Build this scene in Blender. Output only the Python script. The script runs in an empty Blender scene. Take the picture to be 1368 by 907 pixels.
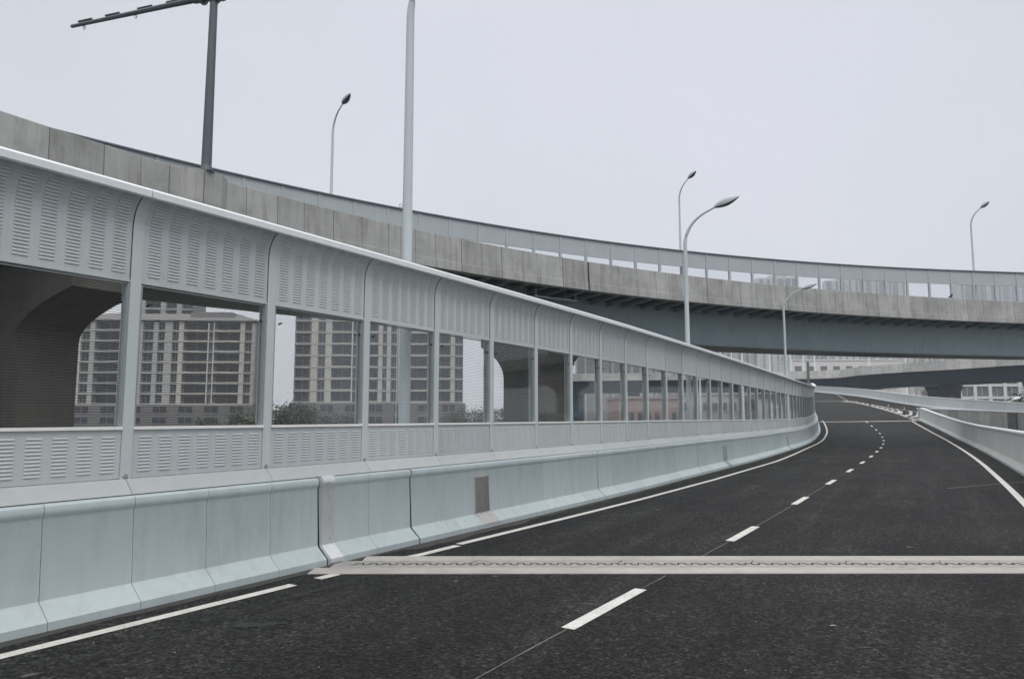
import bpy, math, random
from mathutils import Vector, Matrix
R = math.radians
random.seed(7)
sc = bpy.context.scene
COL = sc.collection

# ------------------------------------------------------------------ helpers
def tag(o, label=None, cat=None, group=None, kind=None):
    if label: o['label'] = label
    if cat: o['category'] = cat
    if group: o['group'] = group
    if kind: o['kind'] = kind
    return o

def empty(name, loc=(0, 0, 0), rz=0.0, label=None, cat=None, group=None, kind=None):
    o = bpy.data.objects.new(name, None)
    o.empty_display_size = 0.3
    o.location = loc
    o.rotation_euler = (0, 0, rz)
    COL.objects.link(o)
    return tag(o, label, cat, group, kind)

class MB:
    """collects vertices / faces / material slots / uvs and makes one mesh"""
    def __init__(s):
        s.v = []; s.f = []; s.m = []; s.uv = []
    def add(s, vs, fs, mi=0, uvs=None):
        b = len(s.v)
        s.v += [tuple(p) for p in vs]
        for k, f in enumerate(fs):
            s.f.append(tuple(b + i for i in f)); s.m.append(mi)
            s.uv.append(uvs[k] if uvs else None)
        return s
    def box(s, a, b, mi=0):
        x0, y0, z0 = a; x1, y1, z1 = b
        x0, x1 = min(x0, x1), max(x0, x1); y0, y1 = min(y0, y1), max(y0, y1); z0, z1 = min(z0, z1), max(z0, z1)
        return s.add([(x0, y0, z0), (x1, y0, z0), (x1, y1, z0), (x0, y1, z0), (x0, y0, z1), (x1, y0, z1), (x1, y1, z1), (x0, y1, z1)],
                     [(0, 3, 2, 1), (4, 5, 6, 7), (0, 1, 5, 4), (1, 2, 6, 5), (2, 3, 7, 6), (3, 0, 4, 7)], mi)
    def tube(s, pts, rad, n=10, mi=0, caps=True, sy=1.0):
        pts = [Vector(p) for p in pts]
        if not hasattr(rad, '__len__'): rad = [rad] * len(pts)
        rings = []
        for i, p in enumerate(pts):
            t = (pts[min(i + 1, len(pts) - 1)] - pts[max(i - 1, 0)]).normalized()
            up = Vector((0, 0, 1)) if abs(t.z) < 0.95 else Vector((0, 1, 0))
            a = t.cross(up).normalized(); b = a.cross(t).normalized()
            rings.append([p + a * math.cos(2 * math.pi * k / n) * rad[i] + b * math.sin(2 * math.pi * k / n) * rad[i] * sy for k in range(n)])
        vs = [p for r in rings for p in r]; fs = []
        for i in range(len(pts) - 1):
            for k in range(n):
                k2 = (k + 1) % n
                fs.append((i * n + k, i * n + k2, (i + 1) * n + k2, (i + 1) * n + k))
        if caps:
            fs.append(tuple(range(n))[::-1]); fs.append(tuple((len(pts) - 1) * n + k for k in range(n)))
        return s.add(vs, fs, mi)
    def rings(s, rows, mi=0, closed=True, caps=True, us=None):
        """rows: list of equally long point lists; closed = the profile closes on itself"""
        n = len(rows[0]); b = len(s.v); fs = []; uvs = []
        vs = [p for r in rows for p in r]
        ts = [[0.0] for _ in rows]
        for i, r in enumerate(rows):
            for k in range(n):
                ts[i].append(ts[i][-1] + (Vector(r[(k + 1) % n]) - Vector(r[k])).length)
        if us is None:
            us = [0.0]
            for i in range(1, len(rows)):
                us.append(us[-1] + (Vector(rows[i][0]) - Vector(rows[i - 1][0])).length)
        for i in range(len(rows) - 1):
            for k in range(n if closed else n - 1):
                k2 = (k + 1) % n
                fs.append((i * n + k, (i + 1) * n + k, (i + 1) * n + k2, i * n + k2))
                uvs.append(((us[i], ts[i][k]), (us[i + 1], ts[i + 1][k]), (us[i + 1], ts[i + 1][k + 1]), (us[i], ts[i][k + 1])))
        if caps and closed:
            L = len(rows) - 1
            fs.append(tuple(range(n))); uvs.append(tuple((us[0] + .3, ts[0][k]) for k in range(n)))
            fs.append(tuple(L * n + k for k in range(n))[::-1]); uvs.append(tuple((us[-1] + .3, ts[-1][k]) for k in range(n))[::-1])
        return s.add(vs, fs, mi, uvs)
    def mesh(s, name, mats, smooth=False, off=(0, 0, 0)):
        me = bpy.data.meshes.new(name)
        ox, oy, oz = off
        me.from_pydata([(x - ox, y - oy, z - oz) for x, y, z in s.v], [], s.f)
        if not isinstance(mats, (list, tuple)): mats = [mats]
        for m in mats: me.materials.append(m)
        me.polygons.foreach_set('material_index', s.m)
        if any(u is not None for u in s.uv):
            l = me.uv_layers.new(name='UVMap')
            for p, u in zip(me.polygons, s.uv):
                if u is not None:
                    for li, q in zip(p.loop_indices, u): l.data[li].uv = q
        me.validate()
        if smooth:
            me.polygons.foreach_set('use_smooth', [True] * len(me.polygons))
            try: me.set_sharp_from_angle(angle=R(smooth if smooth > 1 else 35))
            except Exception: pass
        me.update()
        return me

def wloc(o):
    v = Vector((0, 0, 0))
    while o is not None:
        v += o.location; o = o.parent
    return v

def put(name, me, parent=None, loc=(0, 0, 0), rot=(0, 0, 0), scale=(1, 1, 1), label=None):
    o = bpy.data.objects.new(name, me)
    COL.objects.link(o)
    o.parent = parent
    o.location = loc; o.rotation_euler = rot; o.scale = scale
    if label: o['label'] = label
    return o

def build(name, mb, mats, parent=None, world=False, smooth=False, label=None, **k):
    """world=True: the vertices are world coordinates (parents unrotated)"""
    off = wloc(parent) if (world and parent is not None) else (0, 0, 0)
    return put(name, mb.mesh(name, mats, smooth, off), parent, label=label, **k)

def copy_tree(o, parent=None):
    c = o.copy(); COL.objects.link(c)
    if parent is not None: c.parent = parent
    for ch in list(o.children): copy_tree(ch, c)
    return c

def interp(x, xs, ys):
    if x <= xs[0]: return ys[0]
    for i in range(1, len(xs)):
        if x <= xs[i]:
            t = (x - xs[i - 1]) / (xs[i] - xs[i - 1]); return ys[i - 1] + t * (ys[i] - ys[i - 1])
    return ys[-1]

def smoothpath(pts, step=0.5):
    """Catmull-Rom through the points, resampled about every step metres"""
    P = [Vector(p) for p in pts]
    out = []
    for i in range(len(P) - 1):
        p0 = P[i - 1] if i else P[0] * 2 - P[1]
        p1, p2 = P[i], P[i + 1]
        p3 = P[i + 2] if i + 2 < len(P) else P[-1] * 2 - P[-2]
        n = max(2, int((p2 - p1).length / step))
        for k in range(n):
            t = k / n
            out.append(0.5 * ((2 * p1) + (p2 - p0) * t + (2 * p0 - 5 * p1 + 4 * p2 - p3) * t * t + (3 * p1 - p0 - 3 * p2 + p3) * t ** 3))
    out.append(P[-1])
    return out

class Path:
    def __init__(s, pts, step=0.5, s0=0.0):
        s.p = smoothpath(pts, step)
        s.s = [s0]
        for i in range(1, len(s.p)):
            s.s.append(s.s[-1] + (s.p[i].xy - s.p[i - 1].xy).length)
        s.a, s.b = s.s[0], s.s[-1]
    def at(s, q):
        import bisect
        i = min(max(bisect.bisect_right(s.s, q) - 1, 0), len(s.s) - 2)
        t = (q - s.s[i]) / (s.s[i + 1] - s.s[i])
        return s.p[i].lerp(s.p[i + 1], t)
    def tan(s, q, h=0.6):
        d = s.at(min(q + h, s.b)) - s.at(max(q - h, s.a))
        return Vector((d.x, d.y, 0)).normalized()
    def off(s, q, o, dz=0.0):
        """o metres to the right of the path"""
        p = s.at(q); t = s.tan(q)
        return Vector((p.x + t.y * o, p.y - t.x * o, p.z + dz))

def stations(a, b, step):
    n = max(1, int(math.ceil((b - a) / step)))
    return [a + (b - a) * i / n for i in range(n + 1)]

# ------------------------------------------------------------------ materials
def nt(name):
    m = bpy.data.materials.new(name); m.use_nodes = True
    n = m.node_tree.nodes; l = m.node_tree.links
    return m, n, l, n['Principled BSDF']

def N(n, t, **k):
    x = n.new(t)
    for a, b in k.items(): setattr(x, a, b)
    return x

def noise(n, l, vec, scale, detail=4, rough=.55):
    x = n.new('ShaderNodeTexNoise'); x.inputs['Scale'].default_value = scale
    x.inputs['Detail'].default_value = detail; x.inputs['Roughness'].default_value = rough
    if vec is not None: l.new(vec, x.inputs['Vector'])
    return x.outputs['Fac']

def ramp(n, l, fac, stops):
    x = n.new('ShaderNodeValToRGB'); e = x.color_ramp.elements
    e[0].position, e[0].color = stops[0][0], (*stops[0][1], 1)
    e[1].position, e[1].color = stops[-1][0], (*stops[-1][1], 1)
    for p, c in stops[1:-1]:
        q = e.new(p); q.color = (*c, 1)
    l.new(fac, x.inputs['Fac']); return x.outputs['Color']

def mixc(n, l, mode, fac, a, b):
    x = n.new('ShaderNodeMix'); x.data_type = 'RGBA'; x.blend_type = mode
    for s, v in ((0, fac), (6, a), (7, b)):
        if hasattr(v, 'is_linked'): l.new(v, x.inputs[s])
        elif isinstance(v, (int, float)): x.inputs[s].default_value = v
        else: x.inputs[s].default_value = (*v, 1)
    return x.outputs[2]

def mathn(n, l, op, a, b=None, c=None):
    x = n.new('ShaderNodeMath'); x.operation = op
    for i, v in enumerate((a, b, c)):
        if v is None: continue
        if hasattr(v, 'is_linked'): l.new(v, x.inputs[i])
        else: x.inputs[i].default_value = v
    return x.outputs[0]

def scaled(n, l, vec, sx, sy, sz):
    x = n.new('ShaderNodeMapping'); x.inputs['Scale'].default_value = (sx, sy, sz)
    l.new(vec, x.inputs['Vector']); return x.outputs['Vector']

def paint(name, col, rough=.5, dirt=.12, scale=1.2, metal=0.0, bump=0.0, streak=True, spec=.5, grime=0.0):
    m, n, l, b = nt(name)
    oc = n.new('ShaderNodeTexCoord').outputs['Object']
    g = n.new('ShaderNodeNewGeometry').outputs['Position']
    a = noise(n, l, g, scale, 5)
    f = noise(n, l, scaled(n, l, g, 5, 5, .5) if streak else g, 1.6 if streak else scale * 8, 4)
    v = mathn(n, l, 'ADD', mathn(n, l, 'MULTIPLY', a, .5), mathn(n, l, 'MULTIPLY', f, .5))
    c = ramp(n, l, v, [(.3, tuple(x * (1 - dirt) for x in col)), (.7, tuple(min(1, x * (1 + dirt)) for x in col))])
    if grime:
        gm = noise(n, l, scaled(n, l, g, 1, 1, .45), 2.3, 8, .72)
        gk = ramp(n, l, gm, [(.52, (1, 1, 1)), (.66, (.80, .79, .77)), (.8, (.6, .58, .56))])
        c = mixc(n, l, 'MULTIPLY', grime, c, gk)
        ru = noise(n, l, scaled(n, l, g, 9, 9, .35), 2.0, 3, .6)
        rk = ramp(n, l, ru, [(.60, (1, 1, 1)), (.72, (.82, .80, .77))])
        c = mixc(n, l, 'MULTIPLY', grime * .8, c, rk)
        sp = noise(n, l, g, 34, 3, .6)
        sk = ramp(n, l, sp, [(.68, (1, 1, 1)), (.76, (.7, .68, .66))])
        c = mixc(n, l, 'MULTIPLY', grime * .6, c, sk)
        oi = n.new('ShaderNodeObjectInfo')     # no two panels came out of the paint shop quite alike
        ok = ramp(n, l, oi.outputs['Random'], [(0, (.93, .935, .94)), (1, (1.06, 1.055, 1.05))])
        c = mixc(n, l, 'MULTIPLY', 1.0, c, ok)
    l.new(c, b.inputs['Base Color'])
    rr = n.new('ShaderNodeMapRange'); rr.inputs['To Min'].default_value = rough - .08; rr.inputs['To Max'].default_value = rough + .1
    l.new(a, rr.inputs['Value']); l.new(rr.outputs[0], b.inputs['Roughness'])
    b.inputs['Metallic'].default_value = metal
    b.inputs['Specular IOR Level'].default_value = spec
    if bump:
        bp = n.new('ShaderNodeBump'); bp.inputs['Strength'].default_value = bump; bp.inputs['Distance'].default_value = .01
        l.new(noise(n, l, g, 60, 4), bp.inputs['Height']); l.new(bp.outputs[0], b.inputs['Normal'])
    return m

def concrete(name, col, panel=1.45, line_t=None, var=.16, stain=.5, joint=.5):
    """board marked concrete: UV u runs along, v across; joints, streaks, each panel a tone of its own"""
    m, n, l, b = nt(name)
    uv = n.new('ShaderNodeTexCoord').outputs['UV']
    g = n.new('ShaderNodeNewGeometry').outputs['Position']
    sp = n.new('ShaderNodeSeparateXYZ'); l.new(uv, sp.inputs[0])
    uu = mathn(n, l, 'DIVIDE', sp.outputs[0], panel)
    wob = mathn(n, l, 'MULTIPLY', noise(n, l, scaled(n, l, uv, .35, 0, 0), 1.0, 1), 1.2)
    uu = mathn(n, l, 'ADD', uu, wob)
    fr = mathn(n, l, 'FRACT', uu)
    idx = mathn(n, l, 'FLOOR', uu)
    wn = n.new('ShaderNodeTexWhiteNoise'); wn.noise_dimensions = '1D'; l.new(idx, wn.inputs['W'])
    tone = n.new('ShaderNodeMapRange'); tone.inputs['To Min'].default_value = 1 - var; tone.inputs['To Max'].default_value = 1 + var
    l.new(wn.outputs['Value'], tone.inputs['Value'])
    big = noise(n, l, g, .9, 6, .6)
    c = ramp(n, l, big, [(.25, tuple(x * .78 for x in col)), (.5, col), (.78, tuple(min(1, x * 1.2) for x in col))])
    tc = n.new('ShaderNodeCombineXYZ')
    for i in range(3): l.new(tone.outputs[0], tc.inputs[i])
    c = mixc(n, l, 'MULTIPLY', 1.0, c, tc.outputs[0])
    st = noise(n, l, scaled(n, l, g, 2.2, 2.2, .22), 1.7, 6, .65)
    stm = ramp(n, l, st, [(.48, (1, 1, 1)), (.62, (.72, .71, .69)), (.75, (.5, .49, .48))])
    c = mixc(n, l, 'MULTIPLY', stain, c, stm)
    pale = noise(n, l, scaled(n, l, g, 1.3, 1.3, .9), 1.1, 7, .7)
    pm = ramp(n, l, pale, [(.58, (0, 0, 0)), (.72, (1, 1, 1))])
    c = mixc(n, l, 'MIX', mathn(n, l, 'MULTIPLY', pm, .28), c, tuple(min(1, x * 1.55) for x in col))
    j = mathn(n, l, 'LESS_THAN', fr, .022 / panel * 1.6)
    c = mixc(n, l, 'MIX', mathn(n, l, 'MULTIPLY', j, joint), c, (.05, .05, .05))
    l.new(c, b.inputs['Base Color'])
    b.inputs['Roughness'].default_value = .85; b.inputs['Specular IOR Level'].default_value = .25
    bp = n.new('ShaderNodeBump'); bp.inputs['Strength'].default_value = .35; bp.inputs['Distance'].default_value = .02
    l.new(noise(n, l, g, 14, 6, .7), bp.inputs['Height']); l.new(bp.outputs[0], b.inputs['Normal'])
    return m

def asphalt():
    m, n, l, b = nt('asphalt')
    g = n.new('ShaderNodeNewGeometry').outputs['Position']
    uv = n.new('ShaderNodeTexCoord').outputs['UV']
    vo = n.new('ShaderNodeTexVoronoi'); vo.inputs['Scale'].default_value = 42; l.new(g, vo.inputs['Vector'])
    v2 = n.new('ShaderNodeTexVoronoi'); v2.inputs['Scale'].default_value = 24; l.new(g, v2.inputs['Vector'])
    grain = ramp(n, l, vo.outputs['Color'], [(.12, (.10, .10, .105)), (.5, (.75, .75, .75)), (.75, (1.5, 1.5, 1.46)), (.93, (2.9, 2.87, 2.8))])
    grain2 = ramp(n, l, v2.outputs['Color'], [(.15, (.42, .42, .42)), (.8, (1.6, 1.6, 1.58))])
    fine = ramp(n, l, noise(n, l, g, 9, 8, .75), [(.3, (.62, .62, .62)), (.7, (1.35, 1.35, 1.34))])
    big = ramp(n, l, noise(n, l, g, .35, 5, .6), [(.3, (.010, .0102, .0108)), (.55, (.0175, .0176, .018)), (.75, (.030, .0298, .0298))])
    lane = ramp(n, l, noise(n, l, scaled(n, l, uv, .05, 1.0, 0), 1.5, 4, .6), [(.35, (.72, .72, .72)), (.68, (1.35, 1.35, 1.34))])
    c = mixc(n, l, 'MULTIPLY', 1, big, grain); c = mixc(n, l, 'MULTIPLY', 1, c, grain2)
    c = mixc(n, l, 'MULTIPLY', 1, c, fine); c = mixc(n, l, 'MULTIPLY', 1, c, lane)
    # dusty scuffs lying along the lanes
    du = noise(n, l, scaled(n, l, uv, .28, 2.2, 0), .9, 9, .74)
    dm = ramp(n, l, du, [(.54, (0, 0, 0)), (.76, (.42, .42, .42))])
    c = mixc(n, l, 'MIX', dm, c, (.09, .089, .087))
    sp_ = noise(n, l, g, 3.2, 2, .4)
    sm = ramp(n, l, sp_, [(.755, (0, 0, 0)), (.78, (.6, .6, .6))])
    c = mixc(n, l, 'MIX', sm, c, (.16, .155, .145))
    l.new(c, b.inputs['Base Color'])
    b.inputs['Roughness'].default_value = .82; b.inputs['Specular IOR Level'].default_value = .22
    bp = n.new('ShaderNodeBump'); bp.inputs['Strength'].default_value = .75; bp.inputs['Distance'].default_value = .012
    h = mathn(n, l, 'ADD', vo.outputs['Distance'], mathn(n, l, 'MULTIPLY', v2.outputs['Distance'], .7))
    l.new(h, bp.inputs['Height']); l.new(bp.outputs[0], b.inputs['Normal'])
    return m

def road_paint(name, col=(.74, .73, .69), wear=.5):
    m, n, l, b = nt(name)
    g = n.new('ShaderNodeNewGeometry').outputs['Position']
    a = noise(n, l, g, 28, 6, .7)
    c = ramp(n, l, a, [(.30, tuple(x * (1 - wear) for x in col)), (.44, tuple(x * .86 for x in col)), (.7, col)])
    c = mixc(n, l, 'MULTIPLY', 1, c, ramp(n, l, noise(n, l, g, 3.5, 6, .7), [(.35, (.80, .79, .77)), (.6, (1, 1, 1))]))
    l.new(c, b.inputs['Base Color']); b.inputs['Roughness'].default_value = .6; b.inputs['Specular IOR Level'].default_value = .3
    return m

def glass_lines(name, tint, gloss=.06, pitch=.030, width=.125, dark=.66):
    """clear acrylic sheet with thin dark horizontal wires every 3 cm"""
    m, n, l, b = nt(name)
    oc = n.new('ShaderNodeTexCoord').outputs['Object']
    sp = n.new('ShaderNodeSeparateXYZ'); l.new(oc, sp.inputs[0])
    fr = mathn(n, l, 'FRACT', mathn(n, l, 'DIVIDE', sp.outputs[2], pitch))
    ln = mathn(n, l, 'MULTIPLY', mathn(n, l, 'LESS_THAN', fr, width), dark)
    tr = N(n, 'ShaderNodeBsdfTransparent'); tr.inputs['Color'].default_value = (*tint, 1)
    gl = N(n, 'ShaderNodeBsdfGlossy'); gl.inputs['Roughness'].default_value = .04
    gl.inputs['Color'].default_value = (.9, .93, .95, 1)
    fz = N(n, 'ShaderNodeFresnel'); fz.inputs['IOR'].default_value = 1.45
    m1 = N(n, 'ShaderNodeMixShader')
    l.new(mathn(n, l, 'MULTIPLY', fz.outputs[0], .13), m1.inputs[0]); l.new(tr.outputs[0], m1.inputs[1]); l.new(gl.outputs[0], m1.inputs[2])
    df = N(n, 'ShaderNodeBsdfDiffuse'); df.inputs['Color'].default_value = (.02, .022, .025, 1)
    m2 = N(n, 'ShaderNodeMixShader'); l.new(ln, m2.inputs[0]); l.new(m1.outputs[0], m2.inputs[1]); l.new(df.outputs[0], m2.inputs[2])
    l.new(m2.outputs[0], n['Material Output'].inputs['Surface'])
    return m

def leafmat(name, col):
    m, n, l, b = nt(name)
    g = n.new('ShaderNodeNewGeometry').outputs['Position']
    a = noise(n, l, g, .9, 4)
    c = ramp(n, l, a, [(.3, tuple(x * .6 for x in col)), (.7, tuple(x * 1.35 for x in col))])
    l.new(c, b.inputs['Base Color']); b.inputs['Roughness'].default_value = .7
    return m

M = {}
M['asphalt'] = asphalt()
M['line'] = road_paint('line_paint')
M['gore'] = road_paint('gore_paint', (.50, .485, .45), .7)
M['chalk'] = road_paint('chalk', (.24, .235, .23), .8)
M['jersey'] = paint('barrier_paint', (.44, .50, .515), .55, .07, .8, bump=.15, grime=.55)
M['jersey_r'] = paint('barrier_paint_greyer', (.52, .535, .515), .55, .08, .8, bump=.15, grime=.6)
M['jersey_f'] = paint('barrier_paint_pale', (.56, .60, .605), .55, .06, .8, grime=.3)
M['panel'] = paint('panel_paint', (.485, .522, .522), .42, .05, .7, grime=.3)
M['post'] = paint('post_paint', (.50, .54, .54), .4, .05, .7)
M['kick'] = paint('kick_plate_paint', (.42, .445, .445), .45, .06, .7, grime=.4)
M['cap'] = paint('cap_paint', (.72, .75, .76), .38, .05, .8)
M['sill'] = paint('sill_paint', (.80, .80, .77), .4, .04, .8)
M['frame'] = paint('frame_paint', (.26, .29, .30), .45, .05, .8)
M['slot'] = paint('louvre_slot', (.09, .10, .105), .7, .1)
M['gap'] = paint('dark_rubber', (.012, .012, .014), .8, .1)
M['galv'] = paint('galvanised_steel', (.62, .64, .65), .3, .12, 3.0, metal=.45)
M['rust'] = paint('weathered_steel', (.20, .195, .19), .6, .3, 7.0, metal=.2, streak=False, grime=.6)
M['worn'] = paint('worn_steel', (.42, .41, .395), .55, .35, 9.0, metal=.1, streak=False, grime=.6)
M['glass'] = glass_lines('acrylic_pane', (.95, .955, .955))
M['glass_far'] = glass_lines('acrylic_pane_far', (.95, .96, .97), pitch=.030, width=.05, dark=.4)
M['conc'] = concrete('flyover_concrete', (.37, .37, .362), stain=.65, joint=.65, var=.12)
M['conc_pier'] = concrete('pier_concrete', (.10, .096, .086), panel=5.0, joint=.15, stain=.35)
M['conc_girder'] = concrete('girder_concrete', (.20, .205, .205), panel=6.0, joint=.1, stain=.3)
M['conc_far'] = concrete('bridge_concrete', (.56, .55, .535), panel=2.6)
M['conc_side'] = concrete('side_concrete', (.36, .36, .35), panel=2.0)
M['joint_conc'] = concrete('joint_concrete', (.40, .38, .355), panel=3.3, stain=.25, var=.05, joint=.1)
M['plate'] = paint('joint_steel', (.37, .35, .33), .5, .2, 5.0, metal=.3)
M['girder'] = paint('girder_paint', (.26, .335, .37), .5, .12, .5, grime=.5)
M['girder_shaded'] = paint('girder_paint_shaded', (.016, .042, .066), .6, .12, .5, spec=.12)  # girder paint with the shade beneath the decks put into its colour
M['girder_flange'] = paint('girder_flange_paint', (.16, .175, .17), .6, .2, .6)
M['fly_panel'] = paint('flyover_panel_paint', (.41, .45, .465), .5, .07, .9)
M['fly_cap'] = paint('flyover_cap_paint', (.12, .14, .16), .5, .06, .9)
M['lamp'] = paint('lamp_paint', (.50, .55, .57), .35, .05, 1.0, streak=False)
M['lamp_dk'] = paint('lamp_underside', (.085, .095, .11), .4, .08, 1.0, streak=False)
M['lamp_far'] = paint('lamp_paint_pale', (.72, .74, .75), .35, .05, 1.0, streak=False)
M['gantry'] = paint('gantry_paint', (.075, .10, .11), .5, .12, 1.5)
M['bird'] = paint('dark_feathers', (.018, .017, .018), .7, .2, 20, streak=False)
M['cone_dk'] = paint('dark_cone', (.03, .03, .035), .6, .1)
M['cone_or'] = paint('faded_cone', (.34, .20, .15), .55, .15)
M['white'] = paint('white_plastic', (.75, .75, .74), .5, .1)
M['trunk'] = paint('bark', (.09, .07, .055), .9, .25)
M['leaf_a'] = leafmat('leaf_mid', (.045, .06, .036))
M['leaf_b'] = leafmat('leaf_pale', (.07, .088, .055))
M['beige'] = paint('beige_render', (.52, .485, .44), .8, .08, .3)
M['greywall'] = paint('grey_render', (.20, .198, .197), .8, .1, .3)
M['greypier'] = paint('pale_grey_render', (.40, .39, .375), .8, .08, .3)
M['darkwall'] = paint('dark_render', (.07, .07, .075), .8, .12, .3)
M['podium'] = paint('podium_stone', (.15, .14, .135), .8, .15, .3)
M['win'] = paint('dark_window_glass', (.022, .026, .034), .3, .3, .15, streak=False)
M['rooft'] = paint('roof_tile', (.19, .185, .18), .8, .12, .5)
M['towerwall'] = paint('tower_render', (.31, .305, .30), .8, .08, .12)
M['towerbrown'] = paint('tower_brown_render', (.28, .25, .225), .8, .08, .12)
M['towerhazed'] = paint('tower_hazed_render', (.42, .42, .415), .8, .06, .12)  # paler wall colour with distance haze put into it, for the tall towers
M['towerpier'] = paint('tower_pale_render', (.45, .445, .435), .8, .06, .12)
M['towerwin'] = paint('tower_window_glass', (.13, .14, .155), .25, .25, .1, streak=False)
M['whitewall'] = paint('white_render', (.62, .61, .60), .7, .06, .3)
M['pinkwall'] = paint('pink_render', (.38, .29, .27), .8, .1, .3)
M['ground'] = leafmat('ground_soil', (.08, .08, .065))

# ------------------------------------------------------------------ the ramp's centre line (between its two lanes)
RAW = [(-21.9, -29.3, 0), (-11.5, -12.3, 0), (-5.2, -2.02, 0), (-2.1, 3.09, 0), (1.03, 8.21, 0), (4.16, 13.33, 0), (7.22, 18.49, 0), (10.25, 23.67, 0), (13.25, 28.86, -.01), (16.24, 34.06, -.02), (19.21, 39.28, -.02),
       (22.14, 44.52, -.01), (25.04, 49.77, 0), (27.88, 55.06, .05), (30.63, 60.39, .14), (33.26, 65.78, .28), (35.79, 71.22, .48), (38.19, 76.72, .74), (40.48, 82.27, 1.07), (42.66, 87.86, 1.46),
       (44.75, 93.5, 1.88), (46.7, 99.2, 2.3), (50.0, 110.0, 3.1), (54.2, 126, 4.25), (58.5, 146, 5.5), (61.5, 165, 6.7), (63.5, 184, 7.9)]
_pre = Path(RAW, .5)
_k = min(range(len(_pre.p)), key=lambda i: (_pre.p[i].xy - Vector((1.03, 8.21))).length)
C = Path(RAW, .5, s0=-_pre.s[_k])
S_JOINT = 91.0
base_off = lambda s: interp(s, [-10, 12, 18, 28, 45, 64, 90], [-4.27, -4.3, -4.4, -4.55, -4.95, -5.3, -5.45])
lline = lambda s: interp(s, [-6, 1, 5, 10, 17, 29, 47, 67, 92], [-3.86, -3.74, -3.66, -3.54, -3.48, -3.62, -4.4, -4.72, -4.8])
rbase = lambda s: interp(s, [20, 45, 62, 82, 93], [5.62, 5.55, 5.5, 5.82, 5.95])

# merging road: its two edges (world points, far = out of the picture over the crest)
NEAR_E = Path([(47.0, 46, .6), (47.6, 56, .75), (48.7, 66, .95), (49.4, 76, 1.25), (49.75, 84, 1.5), (49.9, 89.3, 1.66)], 1.0)
BAND = Path([(54.6, 48, .9), (55.4, 62, 1.3), (56.0, 78, 2.0), (57.0, 90, 2.7), (60.0, 108, 3.72), (67.0, 140, 5.95), (75.5, 180, 8.15), (86, 222, 10.0)], 1.0)

road = MB()
OFFS = [-.7, -.35, 0, .25, .5, .75, 1.0]
def road_row(s):
    a, b = base_off(s) - 1.1, rbase(s) + .55
    return [C.off(s, a + (b - a) * k / 10) for k in range(11)], [a + (b - a) * k / 10 for k in range(11)]
ss = stations(C.a + .5, S_JOINT + 1.6, 1.0)
rows = [road_row(s) for s in ss]
def road_sheet(mb, rows, ss, thick=.55):
    nrow = len(rows); n = len(rows[0][0])
    top = [p for r, _ in rows for p in r]
    bot = [Vector((p.x, p.y, p.z - thick)) for p in top]
    fs, uv = [], []
    for i in range(nrow - 1):
        for k in range(n - 1):
            fs.append((i * n + k, i * n + k + 1, (i + 1) * n + k + 1, (i + 1) * n + k))
            uv.append(((ss[i], rows[i][1][k]), (ss[i], rows[i][1][k + 1]), (ss[i + 1], rows[i + 1][1][k + 1]), (ss[i + 1], rows[i + 1][1][k])))
    mb.add(top, fs, 0, uv)
    # deck slab underneath: bottom and the two edges
    fs = [(i * n, (i + 1) * n, (i + 1) * n + n - 1, i * n + n - 1) for i in range(nrow - 1)]
    mb.add(bot, fs, 1, [((0, 0), (1, 0), (1, 1), (0, 1))] * len(fs))
    for k in (0, n - 1):
        vs = [top[i * n + k] for i in range(nrow)] + [bot[i * n + k] for i in range(nrow)]
        mb.add(vs, [(i, i + 1, nrow + i + 1, nrow + i) for i in range(nrow - 1)], 1, [((ss[i], 0), (ss[i + 1], 0), (ss[i + 1], thick), (ss[i], thick)) for i in range(nrow - 1)])
road_sheet(road, rows, ss)
ROAD = build('road', road, [M['asphalt'], M['conc_side']], smooth=30)
tag(ROAD, 'dark new asphalt ramp with white lane dashes curving up to the left', 'road', kind='structure')

# the road beyond the gore: one sheet from the ramp's left edge across to the merging road's far edge
def far_left(s): return C.off(s, -6.6)
far_rows = []; fss = []
sA = ss[-1]
q0 = min(stations(BAND.a, BAND.b, .5), key=lambda q: abs((BAND.at(q) - Vector((57.2, 91.5, 0))).xy.length))
FS = stations(sA, C.b - .5, 2.0)
def far_pt(i_frac, f):
    s = sA + (C.b - .5 - sA) * i_frac
    L = C.off(s, base_off(s) - 1.1); Rr = C.off(s, rbase(s) + .55)
    q = q0 + (BAND.b - 8 - q0) * i_frac
    B = BAND.at(q) - Vector((.35, 0, 0))
    w = (Rr - L).length
    if f <= 1: return L.lerp(Rr, f)
    return Rr.lerp(B, f - 1)
def far_grid(i_frac, n1=8, n2=8):
    pts = [far_pt(i_frac, k / n1) for k in range(n1 + 1)] + [far_pt(i_frac, 1 + k / n2) for k in range(1, n2 + 1)]
    if i_frac == 0: pass
    # ease the corner between the two planes
    z = [p.z for p in pts]
    for _ in range(3): z = [z[0]] + [(z[i - 1] + 2 * z[i] + z[i + 1]) / 4 for i in range(1, len(z) - 1)] + [z[-1]]
    if i_frac > 0.03:
        for p, q in zip(pts, z): p.z = q
    return pts
NF = 40
far_mb = MB(); frs = []
for i in range(NF + 1):
    t = i / NF
    pts = far_grid(t)
    frs.append((pts, [k * 1.3 for k in range(len(pts))]))
road_sheet(far_mb, frs, [sA + (C.b - sA) * i / NF for i in range(NF + 1)])
FAR = build('road', far_mb, [M['asphalt'], M['conc_side']], smooth=30)
tag(FAR, 'far asphalt beyond the second joint where two ramps join and climb away', 'road', kind='structure')
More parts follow.
